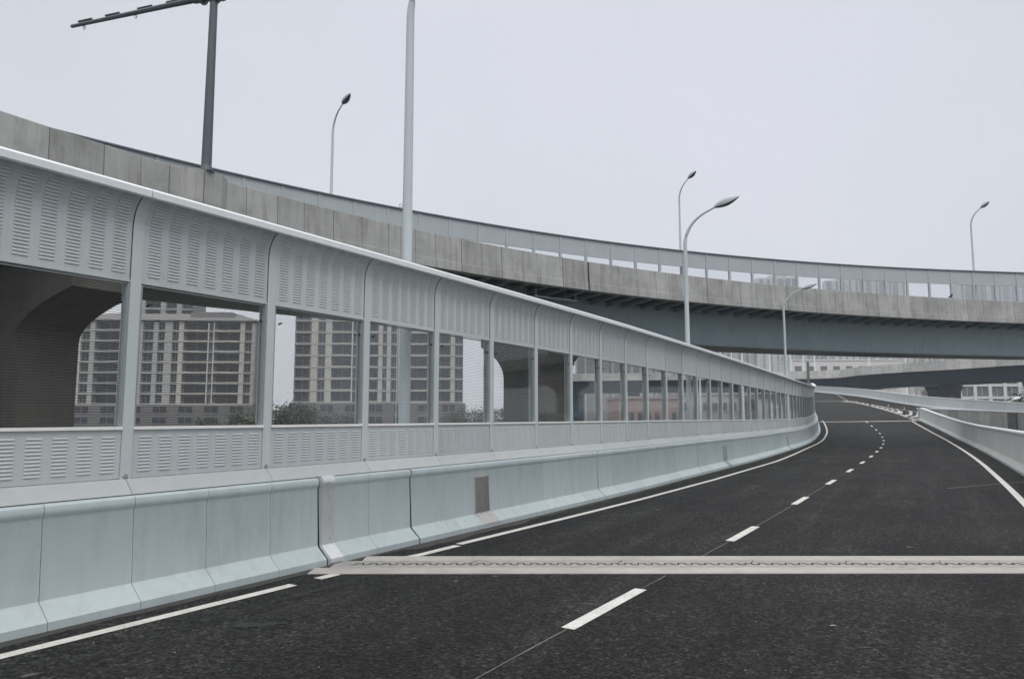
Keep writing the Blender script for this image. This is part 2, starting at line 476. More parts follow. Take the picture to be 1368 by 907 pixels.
# merging road on the right, between its two barriers
mg = MB(); mrs = []
MS = stations(0, 1, .05)
for t in MS:
    a = NEAR_E.at(NEAR_E.a + (NEAR_E.b - NEAR_E.a) * t); b = BAND.at(BAND.a + (q0 - BAND.a) * t)
    mrs.append(([a.lerp(b, k / 6) for k in range(7)], [k * 1.2 for k in range(7)]))
road_sheet(mg, mrs, [t * 45 for t in MS])
MERGE = build('road', mg, [M['asphalt'], M['conc_side']], smooth=30)
tag(MERGE, 'second ramp behind the right barrier, hidden between two concrete parapets', 'road', kind='structure')

def ribbon(name, sa, sb, offf, w, lift, mat, parent=ROAD, step=.5, skew=0.0):
    mb = MB(); vs = []
    st = stations(sa, sb, step)
    for s in st:
        o = offf(s) if callable(offf) else offf
        vs += [C.off(s, o - w / 2, lift), C.off(s, o + w / 2, lift)]
    mb.add(vs, [(2 * i, 2 * i + 1, 2 * i + 3, 2 * i + 2) for i in range(len(st) - 1)], 0, [((st[i], 0), (st[i], w), (st[i + 1], w), (st[i + 1], 0)) for i in range(len(st) - 1)])
    return build(name, mb, mat, parent)

# left edge line, broken where the expansion joint crosses it
for a, b in ((C.a + 1, -1.02), (-.62, -.28), (.92, 2.3), (2.42, S_JOINT - .9), (S_JOINT + .25, S_JOINT + 1.5)):
    ribbon('edge_line', a, b, (lambda s: lline(s) + (.06 if 1.0 < s < 2.35 else 0)), .15, .005, M['line'])
for a, b in ((C.a + 1, 4.5), (6.6, S_JOINT + .5)):
    ribbon('edge_line', a, b, lambda s: interp(s, [30, 57, 74, 87, 93], [4.77, 4.62, 4.68, 4.9, 5.1]), .17, .005, M['line'])
for k in range(-3, 16):
    if k == 0: a, b = -.92, 1.02
    else: a, b = 6 * k - .95, 6 * k + .95
    ribbon('lane_dash', a, b, 0.0, .15, .005, M['line'])
ribbon('lane_dash', 95.0, 96.6, 0.0, .15, .005, M['line']) if False else None
mb = MB()
def chalk(a, b, o=0.0, w=.014):
    st = stations(a, b, .35); vs = []
    for s in st:
        d = random.uniform(-.004, .004); ww = w * random.uniform(.5, 1.3)
        vs += [C.off(s, o + d - ww / 2, .004), C.off(s, o + d + ww / 2, .004)]
    mb.add(vs, [(2 * i, 2 * i + 1, 2 * i + 3, 2 * i + 2) for i in range(len(st) - 1)])
chalk(-6, -.95); chalk(1.02, 1.9); chalk(3.35, 5.0); chalk(6.95, 11); chalk(12.9, 17)
build('chalk_line', mb, M['chalk'], ROAD)
# a pale saw cut that crosses the right edge line
mb = MB(); p0, p1 = C.off(17.5, 3.2, .004), C.off(21.6, 5.55, .004)
d = (p1 - p0).normalized(); nn = Vector((-d.y, d.x, 0)) * .02
mb.add([p0 - nn, p1 - nn, p1 + nn, p0 + nn], [(0, 1, 2, 3)]); build('saw_cut', mb, M['chalk'], ROAD)

# gore beyond the nose: outline and slanted bars painted on the far sheet
def on_far(t, f, lift=.006):
    """t along (0..1), f across in the same units as far_grid's columns (0..16)"""
    i = min(int(t * NF), NF - 1); u = t * NF - i
    k = min(int(f), 15); v = f - k
    a = frs[i][0][k].lerp(frs[i][0][k + 1], v); b = frs[i + 1][0][k].lerp(frs[i + 1][0][k + 1], v)
    p = a.lerp(b, u); p.z += lift
    return p
T_END = .50
gl = lambda t: interp(t, [0, T_END], [7.45, 7.55]); gr = lambda t: interp(t, [0, .08, .2, T_END], [12.6, 11.6, 9.9, 7.75])
def strip(fa, fb, ta, tb, n=14):
    mb = MB(); vs = []
    for i in range(n + 1):
        t = ta + (tb - ta) * i / n
        vs += [on_far(t, fa(t)), on_far(t, fb(t))]
    return mb.add(vs, [(2 * i, 2 * i + 1, 2 * i + 3, 2 * i + 2) for i in range(n)])
build('gore_outline', strip(lambda t: gl(t) - .13, lambda t: gl(t) + .13, 0.005, T_END + .03), M['gore'], FAR)
build('gore_outline', strip(lambda t: gr(t) - .1, lambda t: gr(t) + .1, 0.03, T_END), M['gore'], FAR)
for k in range(13):
    t0 = .012 + k * .034
    w_ = .017
    mb = MB(); n = 6; vs = []
    for i in range(n + 1):
        g = i / n
        ta = t0 + .035 * g
        lo, hi = gl(ta) + .16, gr(ta) - .12
        if hi < lo: hi = lo + .01
        f = lo + (hi - lo) * g
        vs += [on_far(ta, f), on_far(ta + w_, f)]
    mb.add(vs, [(2 * i, 2 * i + 1, 2 * i + 3, 2 * i + 2) for i in range(n)])
    build('gore_bar', mb, M['gore'], FAR)

# a dark oily patch, pale crumbs of grit and one dry leaf
mb = MB(); c0 = (-2.62, 7.55); rr_ = random.Random(4)
for ox, oy, ra in ((0, 0, .13), (.17, .03, .09), (-.12, -.04, .07), (.3, .08, .05)):
    vs = [(c0[0] + ox + math.cos(a) * ra * rr_.uniform(.6, 1.4), c0[1] + oy + math.sin(a) * ra * rr_.uniform(.5, 1.2), .0042 + ra * .003) for a in [2 * math.pi * k / 18 for k in range(18)]]
    mb.add(vs, [tuple(range(18))])
build('oil_stain', mb, paint('oil', (.007, .007, .008), .55, .2, 8, streak=False), ROAD)
mb = MB()
for k in range(90):
    t = rr_.random(); s_ = -4 + 26 * t * t; o_ = rr_.uniform(-4.1, 5.3); p = C.off(s_, o_, .006); r_ = rr_.uniform(.003, .009)
    mb.add([(p.x - r_, p.y - r_ * .6, p.z), (p.x + r_, p.y - r_ * .5, p.z), (p.x + r_ * .6, p.y + r_, p.z), (p.x, p.y, p.z + r_)], [(0, 1, 3), (1, 2, 3), (2, 0, 3)])
g_ = build('grit', mb, paint('pale_grit', (.28, .27, .25), .8, .3, 9, streak=False)); tag(g_, 'pale crumbs of grit scattered over the asphalt', 'grit', kind='stuff')
mb = MB(); mb.add([(-.05, 0, 0), (-.02, .02, .012), (.02, .022, .016), (.06, 0, .004), (.02, -.016, .012), (-.02, -.016, .01)], [(0, 5, 4, 3), (0, 3, 2, 1)])
lf = build('leaf', mb, paint('dry_leaf', (.36, .34, .23), .7, .15, 30, streak=False), loc=(3.2, 7.5, .008), scale=(.7, .6, .6)); tag(lf, 'small pale yellow dry leaf lying alone on the near asphalt', 'leaf')

# ------------------------------------------------------------------ expansion joints
def straight(p0, p1):
    p0, p1 = Vector(p0), Vector(p1)
    d = (p1 - p0).normalized(); return p0, p1, d, Vector((-d.y, d.x, 0))
ej = empty('expansion_joint', (2.2, 10.5, 0), label='wide pale concrete strip with steel finger joint across the near asphalt', cat='expansion joint')
def skew_strip(ya0, ya1, yb0, yb1, x0, x1, z, thick=.012):
    mb = MB()
    n = 24
    rows = []
    for i in range(n + 1):
        f = i / n; x = x0 + (x1 - x0) * f
        a, b = ya0 + (ya1 - ya0) * f, yb0 + (yb1 - yb0) * f
        rows.append([(x, a, z - thick), (x, b, z - thick), (x, b, z), (x, a, z)])
    return mb.rings(rows)
XL, XR = -2.72, 9.35
build('concrete_header', skew_strip(9.93, 9.97, 10.30, 10.32, XL, XR, .010), M['joint_conc'], ej, world=True)
build('concrete_header', skew_strip(10.80, 10.82, 11.14, 11.17, XL + .55, XR, .010), M['joint_conc'], ej, world=True)
build('steel_plate', skew_strip(10.305, 10.325, 10.795, 10.815, XL + .2, XR, .007), M['plate'], ej, world=True)
mb = MB()   # the wavy gap between the interlocking fingers
x = XL + .45; pts = []
PER = .19
ym = 10.56
while x < XR - .1:
    for fx, fy in ((0, -.05), (.30, -.05), (.42, .05), (.80, .05), (.92, -.05)):
        pts.append((x + fx * PER, ym + fy + (x - XL) * .0016, 0))
    x += PER
vs = []
for i, p in enumerate(pts):
    a = Vector(pts[max(i - 1, 0)]); b = Vector(pts[min(i + 1, len(pts) - 1)]); d = (b - a).normalized(); nn = Vector((-d.y, d.x, 0)) * .013
    vs += [(p[0] - nn.x, p[1] - nn.y, .0115), (p[0] + nn.x, p[1] + nn.y, .0115)]
mb.add(vs, [(2 * i, 2 * i + 1, 2 * i + 3, 2 * i + 2) for i in range(len(pts) - 1)])
build('finger_gap', mb, M['gap'], ej, world=True)
mb = MB()   # two rows of filled bolt pockets, each row one strip with raised patches
for yy in (10.385, 10.72):
    prof = [(XL + .45, .004), (XL + .45, .0062)]
    x = XL + .5
    while x < XR - .2:
        prof += [(x, .0062), (x, .0125), (x + .085, .0125), (x + .085, .0062)]; x += .38
    prof += [(XR - .1, .0062), (XR - .1, .004)]
    mb.rings([[(a, b, z) for a, z in prof] for b in (yy - .018, yy + .018)])
build('bolt_pocket', mb, M['joint_conc'], ej, world=True)
mb = MB()   # joints between the plate lengths
for x in (-.6, 1.5, 3.4, 4.75, 6.1, 7.4, 8.5):
    mb.add([(x, 10.62, .0122), (x + .012, 10.62, .0122), (x + .10, 10.80, .0122), (x + .085, 10.80, .0122)], [(0, 1, 2, 3)])
build('plate_seam', mb, M['gap'], ej, world=True)
mb = MB()   # dark sealant stains along the near edge
for k in range(5):
    pass
ej2 = empty('expansion_joint', C.off(S_JOINT, 0), label='narrow pale joint strip crossing the road beside the barrier nose', cat='expansion joint')
def cross_strip(pl, pr, w, lift):
    p0, p1, d, nn = straight(pl, pr); mb = MB(); rows = []
    for i in range(11):
        p = p0.lerp(p1, i / 10)
        s = min(stations(S_JOINT - 6, S_JOINT + 7, .1), key=lambda q: (C.at(q).xy - p.xy).dot(C.tan(q).xy) ** 2)
        z = C.at(s).z + lift
        zb = C.at(min(s + .3, C.b)).z - C.at(s - .3).z
        g = zb / .6 * w / 2
        a, b = p - nn * w / 2, p + nn * w / 2
        rows.append([(a.x, a.y, z - g - .03), (b.x, b.y, z + g - .03), (b.x, b.y, z + g), (a.x, a.y, z - g)])
    return mb.rings(rows)
pl, pr = C.off(S_JOINT - 1.0, base_off(S_JOINT) - .05), C.off(S_JOINT + 2.3 - 1.0, 5.85)
build('concrete_header', cross_strip(pl, pr, .75, .012), M['joint_conc'], ej2, world=True)
ej3 = empty('expansion_joint', on_far(.5, 5), label='farthest thin pale joint line across the climbing road past the gore', cat='expansion joint')
mb = MB(); vs = []
for k in range(17):
    a = .50 + .04 * (k / 16)
    vs += [on_far(a, min(k, 15.99), .008), on_far(a + .010, min(k, 15.99), .008)]
mb.add(vs, [(2 * i, 2 * i + 1, 2 * i + 3, 2 * i + 2) for i in range(16)])
build('concrete_header', mb, M['joint_conc'], ej3, world=True)

# ------------------------------------------------------------------ concrete crash barriers
# profile: (distance behind the foot, height), road side from the foot up, then over the top and down the back
JP = [(0, 0), (0, .085), (.015, .10), (.175, .235), (.19, .26), (.225, 1.05), (.215, 1.075), (.20, 1.10), (.195, 1.14), (.205, 1.18), (.235, 1.20), (.50, 1.205), (.52, 1.19), (.52, 0)]
def jersey_seg(path, sa, sb, offf, side, zs=1.0, step=.5, lift=0.0, prof=JP):
    mb = MB(); rows = []
    st = stations(sa, sb, step)
    for s in st:
        o = offf(s)
        rows.append([path.off(s, o + side * a, b * zs + lift) for a, b in prof])
    if side > 0: rows = [r[::-1] for r in rows]
    return mb.rings(rows, us=st)
cb = empty('crash_barrier', C.off(2, base_off(2)), label='pale blue grey concrete barrier along the left edge under the noise wall', cat='crash barrier')
WIDE = [2.11, 9.73, 19.1]
cuts = [-19.5, -17.5, -15.5, -13.5, -11.5, -9.6, -8.6, -7.6, -6.6, -5.6, -4.62, -3.65, -2.70, -1.77, -.80, .06, 1.09, 2.11, 3.03, 4.0, 4.85, 5.80, 6.75, 7.6, 8.65, 9.73, 10.7, 11.7, 12.8, 14.0, 15.2, 16.4, 17.7, 19.1, 20.4, 21.9, 23.4, 25, 26.9, 28.9, 31, 33, 36, 39, 42, 45, 48, 52, 56, 60, 65, 70, 75, 80, 85, 92]
for a, b in zip(cuts[:-1], cuts[1:]):
    ga = .022 if any(abs(a - w) < .05 for w in WIDE) else (.02 if abs(a - .06) < .01 else .0035)
    gb = .022 if any(abs(b - w) < .05 for w in WIDE) else (.02 if abs(b - .06) < .01 else .0035)
    build('barrier_segment', jersey_seg(C, a + ga, b - gb, base_off, -1), M['jersey'], cb, world=True, smooth=28)
mb = MB(); rows = []
CORE = [(.012, 0), (.012, .08), (.185, .25), (.235, 1.05), (.215, 1.13), (.24, 1.19), (.50, 1.19), (.505, 0)]
st = stations(-19, 91.5, 1.0)
for s in st: rows.append([C.off(s, base_off(s) - a - .012, b - .008) for a, b in CORE])
build('joint_filler', mb.rings(rows, us=st), M['gap'], cb, world=True, smooth=28)
# galvanised cover folded over the joint
prof = [(a - .024, b) for a, b in JP[1:10]] + [(.21, 1.222), (.34, 1.226), (.34, 1.207), (.235, 1.2055)] + [(a - .002, b) for a, b in JP[1:10][::-1]]
prof = [(-.024, .03)] + prof + [(-.002, .03)]
mb = jersey_seg(C, .10, .34, base_off, -1, step=.15, prof=prof)
cov = build('joint_cover', mb, M['galv'], cb, world=True, smooth=28, label='shiny folded galvanised steel plate')
mb = MB()
for s, z in ((.25, .92), (.25, .62), (.25, .34)):
    p = C.off(s, base_off(s) - interp(z, [.26, 1.05], [.19, .225]) + .012, z); q = C.off(s, base_off(s) - interp(z, [.26, 1.05], [.19, .225]) + .036, z)
    mb.tube([p, q], .010, 8)
build('bolt', mb, M['frame'], cov, world=True)
# access hatch with its flared foot
def hatch(sa, sb, label, mat_up, mat_lo, z1=.93):
    h = build('access_hatch', jersey_seg(C, sa, sb, base_off, -1, step=.2, prof=[(.185, .27), (.185 + .035 * (z1 - .27) / .79, z1), (.23 + .035 * (z1 - .27) / .79, z1), (.23, .27)]), mat_up, cb, world=True, label=label)
    build('hatch_foot', jersey_seg(C, sa + .05, sb + .10, base_off, -1, step=.2, prof=[(-.008, .05), (-.006, .09), (.165, .243), (.178, .268), (.23, .268), (.2, .2), (.02, .05)]), mat_lo, h, world=True)
    fr = MB()
    for a, b, c, d in ((sa - .03, sa, .25, z1 + .03), (sb, sb + .03, .25, z1 + .03), (sa - .03, sb + .03, z1, z1 + .03)):
        pr = [(.178 + .036 * (c - .27) / .79, c), (.178 + .036 * (d - .27) / .79, d), (.24 + .036 * (d - .27) / .79, d), (.24, c)]
        m2 = jersey_seg(C, a, b, base_off, -1, step=.2, prof=pr); fr.add(m2.v, m2.f)
    build('hatch_frame', fr, M['worn'] if mat_up is M['rust'] else M['frame'], h, world=True)
hatch(4.02, 4.50, 'brownish grey weathered steel hatch with worn flared foot', M['rust'], M['worn'])
hatch(23.15, 23.75, 'dark narrow drain hatch', M['frame'], M['frame'], z1=.85)
hatch(41.6, 42.1, 'dark narrow drain hatch', M['frame'], M['frame'], z1=.85)
# dark dirt gutter along the foot of the barrier
mb = MB(); vs = []
st = stations(-18, 60, .25)
for s in st:
    w = .10 + .09 * random.random() + (.12 if 1.5 < s < 5.5 else 0)
    vs += [C.off(s, base_off(s) - .02, .0035), C.off(s, base_off(s) + w, .0035)]
mb.add(vs, [(2 * i, 2 * i + 1, 2 * i + 3, 2 * i + 2) for i in range(len(st) - 1)])
M['dirt'] = paint('gutter_dirt', (.05, .048, .045), .9, .45, 9.0, streak=False)
build('gutter_dirt', mb, M['dirt'], ROAD)

# right barrier
cbr = empty('crash_barrier', C.off(40, rbase(40)), label='grey concrete barrier with white coping along the right edge, ending at the nose', cat='crash barrier')
rc = [-19, -15, -11, -7, -3, 1, 5, 9, 13, 16, 19, 21.5, 24, 26.5, 29, 31.5, 34, 36.5, 39, 42, 45, 48, 51, 54, 58, 62, 66, 70, 74, 78, 82, 86, 90, 93.0]
JR = [(a, b * 1.27) if 0 < i < 13 else (a, b) for i, (a, b) in enumerate(JP)]
JR = [(0, 0), (0, .10), (.015, .12), (.175, .30), (.19, .33), (.235, 1.40), (.50, 1.40), (.50, 0)]
for a, b in zip(rc[:-1], rc[1:]):
    build('barrier_segment', jersey_seg(C, a + .006, b - .010, rbase, 1, prof=JR), M['jersey_r'], cbr, world=True, smooth=28)
COP = [(.20, 1.405), (.19, 1.44), (.19, 1.49), (.22, 1.525), (.50, 1.53), (.53, 1.49), (.53, 1.405)]
build('coping', jersey_seg(C, -19, 93.0, rbase, 1, prof=COP), M['cap'], cbr, world=True, smooth=28)
mb = MB(); rows = []
st = stations(-18.5, 92.6, 1.0)
for s in st: rows.append([C.off(s, rbase(s) + a + .02, b - .01) for a, b in [(.012, 0.02), (.012, .10), (.185, .33), (.235, 1.38), (.46, 1.38), (.46, .02)]][::-1])
build('joint_filler', mb.rings(rows, us=st), M['gap'], cbr, world=True)
# nose: the rounded end where the two barriers meet, and its lid
sN = 93.05
pA = C.off(sN, rbase(sN) + .0); pB = C.off(sN, rbase(sN) + .5)
nB = NEAR_E.at(NEAR_E.b)
mb = MB()
prof = [C.off(sN, rbase(sN) + o) for o in (-.02, .02, .52)]
e1 = C.off(sN + .55, rbase(sN) + .05); e2 = C.off(sN + .75, rbase(sN) + .5); e3 = Vector((nB.x + .45, nB.y + .9, 0)); e4 = Vector((nB.x + .5, nB.y - .2, 0)); e5 = C.off(sN, rbase(sN) + .55)
z0 = C.at(sN).z - .05
loop = [C.off(sN + .02, rbase(sN) + .2), e1, e2, e3, e4, e5]
zt = C.at(sN).z + 1.52
mb.rings([[(p.x, p.y, z0) for p in loop], [(p.x, p.y, zt) for p in loop]])
build('nose_block', mb, M['jersey_r'], cbr, world=True)

# merging road's near barrier: raw concrete outside face towards the viewer
cbm = empty('crash_barrier', NEAR_E.at(10), label='raw grey concrete outer wall of the second ramp behind the right barrier', cat='crash barrier')
def wall_loft(path, sa, sb, prof, step=1.0):
    mb = MB(); st = stations(sa, sb, step)
    rows = [[path.off(s, o, z) for o, z in prof] for s in st]
    return mb.rings(rows, us=st)
build('outer_wall', wall_loft(NEAR_E, 0, NEAR_E.b - 1.4, [(-.25, -2.2), (-.25, 1.42), (.15, 1.42), (.2, -.3), (.2, -2.2)]), M['conc_side'], cbm, world=True)
build('coping', wall_loft(NEAR_E, 0, NEAR_E.b + .2, [(-.31, 1.425), (-.31, 1.53), (.22, 1.53), (.22, 1.425)]), M['cap'], cbm, world=True)
mb = wall_loft(NEAR_E, 24.6, 26.0, [(-.42, -2.1), (-.36, 1.38), (-.255, 1.38), (-.255, -2.1)])
build('drain_channel', mb, paint('wet_concrete', (.10, .10, .10), .7, .5, 3.0), cbm, world=True, label='dark stained drain down the concrete wall')
mb = MB(); rows = []
a = NEAR_E.off(NEAR_E.b - 1.4, -.25); b_ = NEAR_E.off(NEAR_E.b - 1.35, .2)
mb.box((a.x - .02, a.y, a.z - 2), (b_.x, b_.y + .3, a.z + 1.4))
build('end_post', mb, M['gap'], cbm, world=True)

# far barrier of the merging road
cbf = empty('crash_barrier', BAND.at(40), label='long pale blue barrier on the far side of the merging road under the flyover', cat='crash barrier')
JF = [(0, 0), (0, .10), (.2, .33), (.21, .36), (.27, 1.34), (.24, 1.40), (.28, 1.46), (.6, 1.46), (.6, -.6)]
bc = stations(BAND.a, BAND.b - 1, 9.0)
for a, b in zip(bc[:-1], bc[1:]):
    build('barrier_segment', jersey_seg(BAND, a + .02, b - .02, lambda s: -.35, 1, prof=JF, step=1.5), M['jersey_f'], cbf, world=True, smooth=28)
build('coping', jersey_seg(BAND, BAND.a, BAND.b - 1, lambda s: -.35, 1, prof=[(.25, 1.465), (.25, 1.52), (.6, 1.52), (.6, 1.465)], step=1.5), M['cap'], cbf, world=True)

# ------------------------------------------------------------------ the noise barrier on the left
nb = empty('noise_barrier', C.off(2, base_off(2) - .45), label='grey louvred noise wall with clear panes and curved top along the left barrier', cat='noise barrier')
posts = [-20.7, -18.7, -16.7, -14.7, -12.7, -10.7, -8.68, -6.66, -4.66, -2.68, -.70, 1.24, 3.11, 5.0, 6.92, 8.76, 10.61, 12.48, 14.4, 16.37, 18.33, 20.3, 22.35, 24.38, 26.45, 28.53, 30.65, 32.8, 35.0, 37.15, 39.35]
while posts[-1] < 90: posts.append(posts[-1] + 2.1)
PB = .47                                # post plane behind the barrier foot
ARC = [(.225 * (1 - math.cos(a)), 4.27 + .37 * math.sin(a)) for a in [R(x) for x in (0, 12, 24, 36, 48, 60, 72, 82)]]
def upper_pt(t):
    """t metres up the upper panel from its foot at 3.64: (out, z, nout, nz)"""
    L0 = 4.27 - 3.64
    if t <= L0: return 0.0, 3.64 + t, 1.0, 0.0
    r = t - L0
    for (a, b), (c, d) in zip(ARC[:-1], ARC[1:]):
        L = math.hypot(c - a, d - b)
        if r <= L:
            f = r / L; return a + (c - a) * f, b + (d - b) * f, (d - b) / L, -(c - a) / L
        r -= L
    return ARC[-1][0], ARC[-1][1], (d - b) / L, -(c - a) / L
LU = (4.27 - 3.64) + sum(math.hypot(c - a, d - b) for (a, b), (c, d) in zip(ARC[:-1], ARC[1:]))
W = 1.0    # bay meshes are one metre wide between post faces and scaled along x
def louvre(mb, x0, x1, fn, t, h=.026, out=.010):
    def P(x, tt, e):
        o, z, no, nz = fn(tt); return (x, -(o + no * e), z + nz * e)
    ex = .012
    vs = [P(x0, t, .0004), P(x1, t, .0004), P(x1 - ex, t - h * .62, out), P(x0 + ex, t - h * .62, out), P(x1 - ex * .6, t - h * .95, out * .8), P(x0 + ex * .6, t - h * .95, out * .8), P(x1 - ex * .5, t - h * .9, .0002), P(x0 + ex * .5, t - h * .9, .0002)]
    mb.add(vs, [(0, 3, 2, 1), (3, 5, 4, 2), (0, 7, 5, 3), (1, 2, 4, 6)])
    mb.add([vs[5], vs[7], vs[6], vs[4]], [(0, 1, 2, 3)], 1)
def panel_mesh(name, upper, width=1.87):
    mb = MB()
    if upper:
        prof = [(0, 3.64)] + ARC
        fn = upper_pt; t0, t1 = .10, LU - .03
    else:
        prof = [(0, 1.385), (0, 1.93)]
        fn = lambda t: (0.0, 1.385 + t, 1.0, 0.0); t0, t1 = .085, .475
    back = [(o - .045 * (1 if i < len(prof) - 3 else .6), z + (.0 if i < 2 else .03)) for i, (o, z) in enumerate(prof)][::-1]
    full = prof + back
    mb.rings([[(x, -o, z) for o, z in full] for x in (0, width)][::-1])
    ncol = 7; pit = width / (ncol + .15); ln = pit * .63
    p = .0385
    for c in range(ncol):
        x0 = pit * (c + .28)
        t = t1
        while t > t0:
            louvre(mb, x0, x0 + ln, fn, t); t -= p
    # pressed rib lines at the foot
    if upper: mb.box((0, -.008, 3.640), (width, 0.0, 3.664))
    return mb.mesh(name, [M['panel'], M['slot']])
ME_U, ME_L = panel_mesh('upper_panel', True), panel_mesh('lower_panel', False)
def boxmesh(name, boxes, mat):
    mb = MB()
    for a, b in boxes: mb.box(a, b)
    return mb.mesh(name, mat)
GB, GT = 1.955, 3.625
ME_G = boxmesh('glass_pane', [((.03, .028, GB + .015), (1.84, .040, GT - .02))], M['glass'])
ME_F = boxmesh('window_frame', [((0, -.004, GB - .005), (.026, .07, GT)), ((1.844, -.004, GB - .005), (1.87, .07, GT)), ((.027, .012, GT - .014), (1.843, .05, GT))], M['frame'])
ME_S = boxmesh('sill', [((.0, -.030, GB - .022), (1.87, .075, GB + .012))], M['sill'])
mb = MB()
for x in (.10, 1.77):
    mb.tube([(x, .03, GT - .23), (x, -.01, GT - .235), (x + (.03 if x < 1 else -.03), -.03, GT - .22)], .008, 6, 0)
    mb.tube([(x - .012, .0, GT - .245), (x + .012, -.012, GT - .23)], .016, 6, 0)
ME_C = mb.mesh('clip', M['gap'])
# post: an H column that bends over with the upper panel
mb = MB()
pp = [(0, 1.33), (0, 3.64)] + ARC + [(ARC[-1][0] + .03, ARC[-1][1] + .004)]
hw = .065
mb.rings([[(-hw, -(o + .016), z), (hw, -(o + .016), z), (hw, -(o + .004), z - .003), (-hw, -(o + .004), z - .003)] for o, z in pp])
mb.rings([[(-.012, -(o + .004), z), (.012, -(o + .004), z), (.012, -(o - .14), z), (-.012, -(o - .14), z)] for o, z in pp])
mb.rings([[(-hw, -(o - .14), z), (hw, -(o - .14), z), (hw, -(o - .152), z), (-hw, -(o - .152), z)] for o, z in pp])
ME_P = mb.mesh('post', M['post'])
mb = MB(); mb.tube([(0, -.016, 1.40), (0, -.024, 1.40)], [.036, .030], 12); mb.tube([(-.0, -.024, 1.40), (0, -.034, 1.40)], [.016, .014], 8)
ME_B = mb.mesh('bolt_cover', M['frame'])
mb = MB(); mb.rings([[(hw * -1 - .008, -(o + .003), z), (-hw, -(o + .003), z), (-hw, -(o - .06), z), (-hw - .008, -(o - .06), z)] for o, z in pp[1:]])
ME_SEAL = mb.mesh('seal_strip', M['gap'])
nl = wloc(nb)
pos = [C.off(s, base_off(s) - PB) for s in posts]
for i, s in enumerate(posts):
    a = pos[i]; b = pos[i + 1] if i + 1 < len(posts) else a + (a - pos[i - 1])
    d = b - a; rz = math.atan2(d.y, d.x); L = d.xy.length; ry = -math.atan2(d.z, L)
    loc = a - nl
    p = put('post', ME_P, nb, loc, (0, 0, rz))
    put('bolt_cover', ME_B, p); put('seal_strip', ME_SEAL, p)
    if i + 1 == len(posts): break
    u = d.normalized(); sx = (L - .134) / 1.87
    bl = loc + u * .067
    rot = (0, ry, rz); scl = (sx, 1, 1)
    put('upper_panel', ME_U, nb, bl, rot, scl); put('lower_panel', ME_L, nb, bl, rot, scl)
    put('sill', ME_S, nb, bl, rot, scl)
    f = put('window_frame', ME_F, nb, bl, rot, scl)
    g = put('glass_pane', ME_G, f)
    if i < 26: put('clip', ME_C, f)
    # kick plate between barrier top and posts
    mbk = MB()
    q0_, q1_ = posts[i] + .004, posts[i + 1] - .004
    rows = [[C.off(s_, base_off(s_) - o, z) for o, z in ((.30, 1.212), (PB - .03, 1.375), (PB + .05, 1.38), (PB + .05, 1.212))] for s_ in stations(q0_, q1_, 1.0)]
    build('kick_plate', mbk.rings(rows), M['kick'], nb, world=True)
mb = MB()
tip = ARC[-1][0]
CP = [(PB - tip - .035, 4.615), (PB - tip - .06, 4.63), (PB - tip - .062, 4.705), (PB - tip - .03, 4.735), (PB - .0, 4.755), (PB + .10, 4.74), (PB + .10, 4.66), (PB - .02, 4.70), (PB - tip + .03, 4.668)]
for j in range(0, len(posts) - 1, 3):
    a, b = posts[j], posts[min(j + 3, len(posts) - 1)]
    st = stations(a + .006, b - .006, .5)
    rows = [[C.off(s, base_off(s) - o, z) for o, z in CP] for s in st]
    build('cap_rail', MB().rings(rows, us=st), M['cap'], nb, world=True, smooth=28)

# ------------------------------------------------------------------ street lamps
def lamp(name, loc, rz, height, label, group, mats=(None, None), foot=0.0, r0=.115, s=1.0):
    """pole foot at loc, bend and head lean towards local +x; height = tip of the head above loc"""
    pm, hm = mats
    root = empty(name, loc, rz, label, 'street lamp', group)
    hb = height - 1.85 * s
    mb = MB(); mb.tube([(0, 0, foot), (0, 0, foot + .02), (0, 0, hb)], [r0 * 1.15, r0 * 1.1, r0 * .72], 16)
    pole = build('pole', mb, pm, root, smooth=40)
    mb = MB(); mb.tube([(0, 0, foot), (0, 0, foot + .03)], [r0 * 2.0, r0 * 2.0], 16); build('base_flange', mb, pm, root, smooth=40)
    pts = []; rad = []
    for k in range(13):
        a = R(68) * k / 12
        pts.append(Vector((1.55 * s * (1 - math.cos(a)), 0, hb + 1.38 * s * math.sin(a)))); rad.append(r0 * (.72 - .34 * k / 12))
    tdir = (pts[-1] - pts[-2]).normalized()
    for k in range(1, 4): pts.append(pts[12] + tdir * .12 * s * k); rad.append(r0 * .38)
    mb = MB(); mb.tube(pts, rad, 12); build('arm', mb, pm, root, smooth=40)
    e = pts[-1]; d = (tdir + Vector((.25, 0, -.02))).normalized(); up = Vector((-d.z, 0, d.x))
    rows_t, rows_b = [], []
    for k in range(11):
        f = k / 10
        w = .185 * s * math.sin(math.pi * min(1, (.06 + f * .94)) ** .8) ** .8 * (1 if f < .999 else .2) + .012
        h = .19 * s * math.sin(math.pi * (.08 + .88 * f)) + .01
        c = e + d * (f * 1.02 * s - .04)
        rows_t.append([c + Vector((0, math.cos(g) * w, 0)) + up * (math.sin(g) * h) for g in [R(-32) + R(244) * j / 10 for j in range(11)]])
        rows_b.append([c + Vector((0, math.cos(g) * w * .85, 0)) - up * (math.sin(g) * h * .16 + h * .528) for g in [math.pi * j / 8 for j in range(9)]])
    mb = MB(); mb.rings(rows_t, closed=False); hd = build('lamp_head', mb, pm, root, smooth=50)
    mb = MB(); mb.rings([r[::-1] for r in rows_b], closed=False); build('lens', mb, hm, hd, smooth=50)
    return root
def right_rz(t): return math.atan2(-t.x, t.y)          # heading of the right-hand normal
LM = (M['lamp'], M['lamp_dk'])
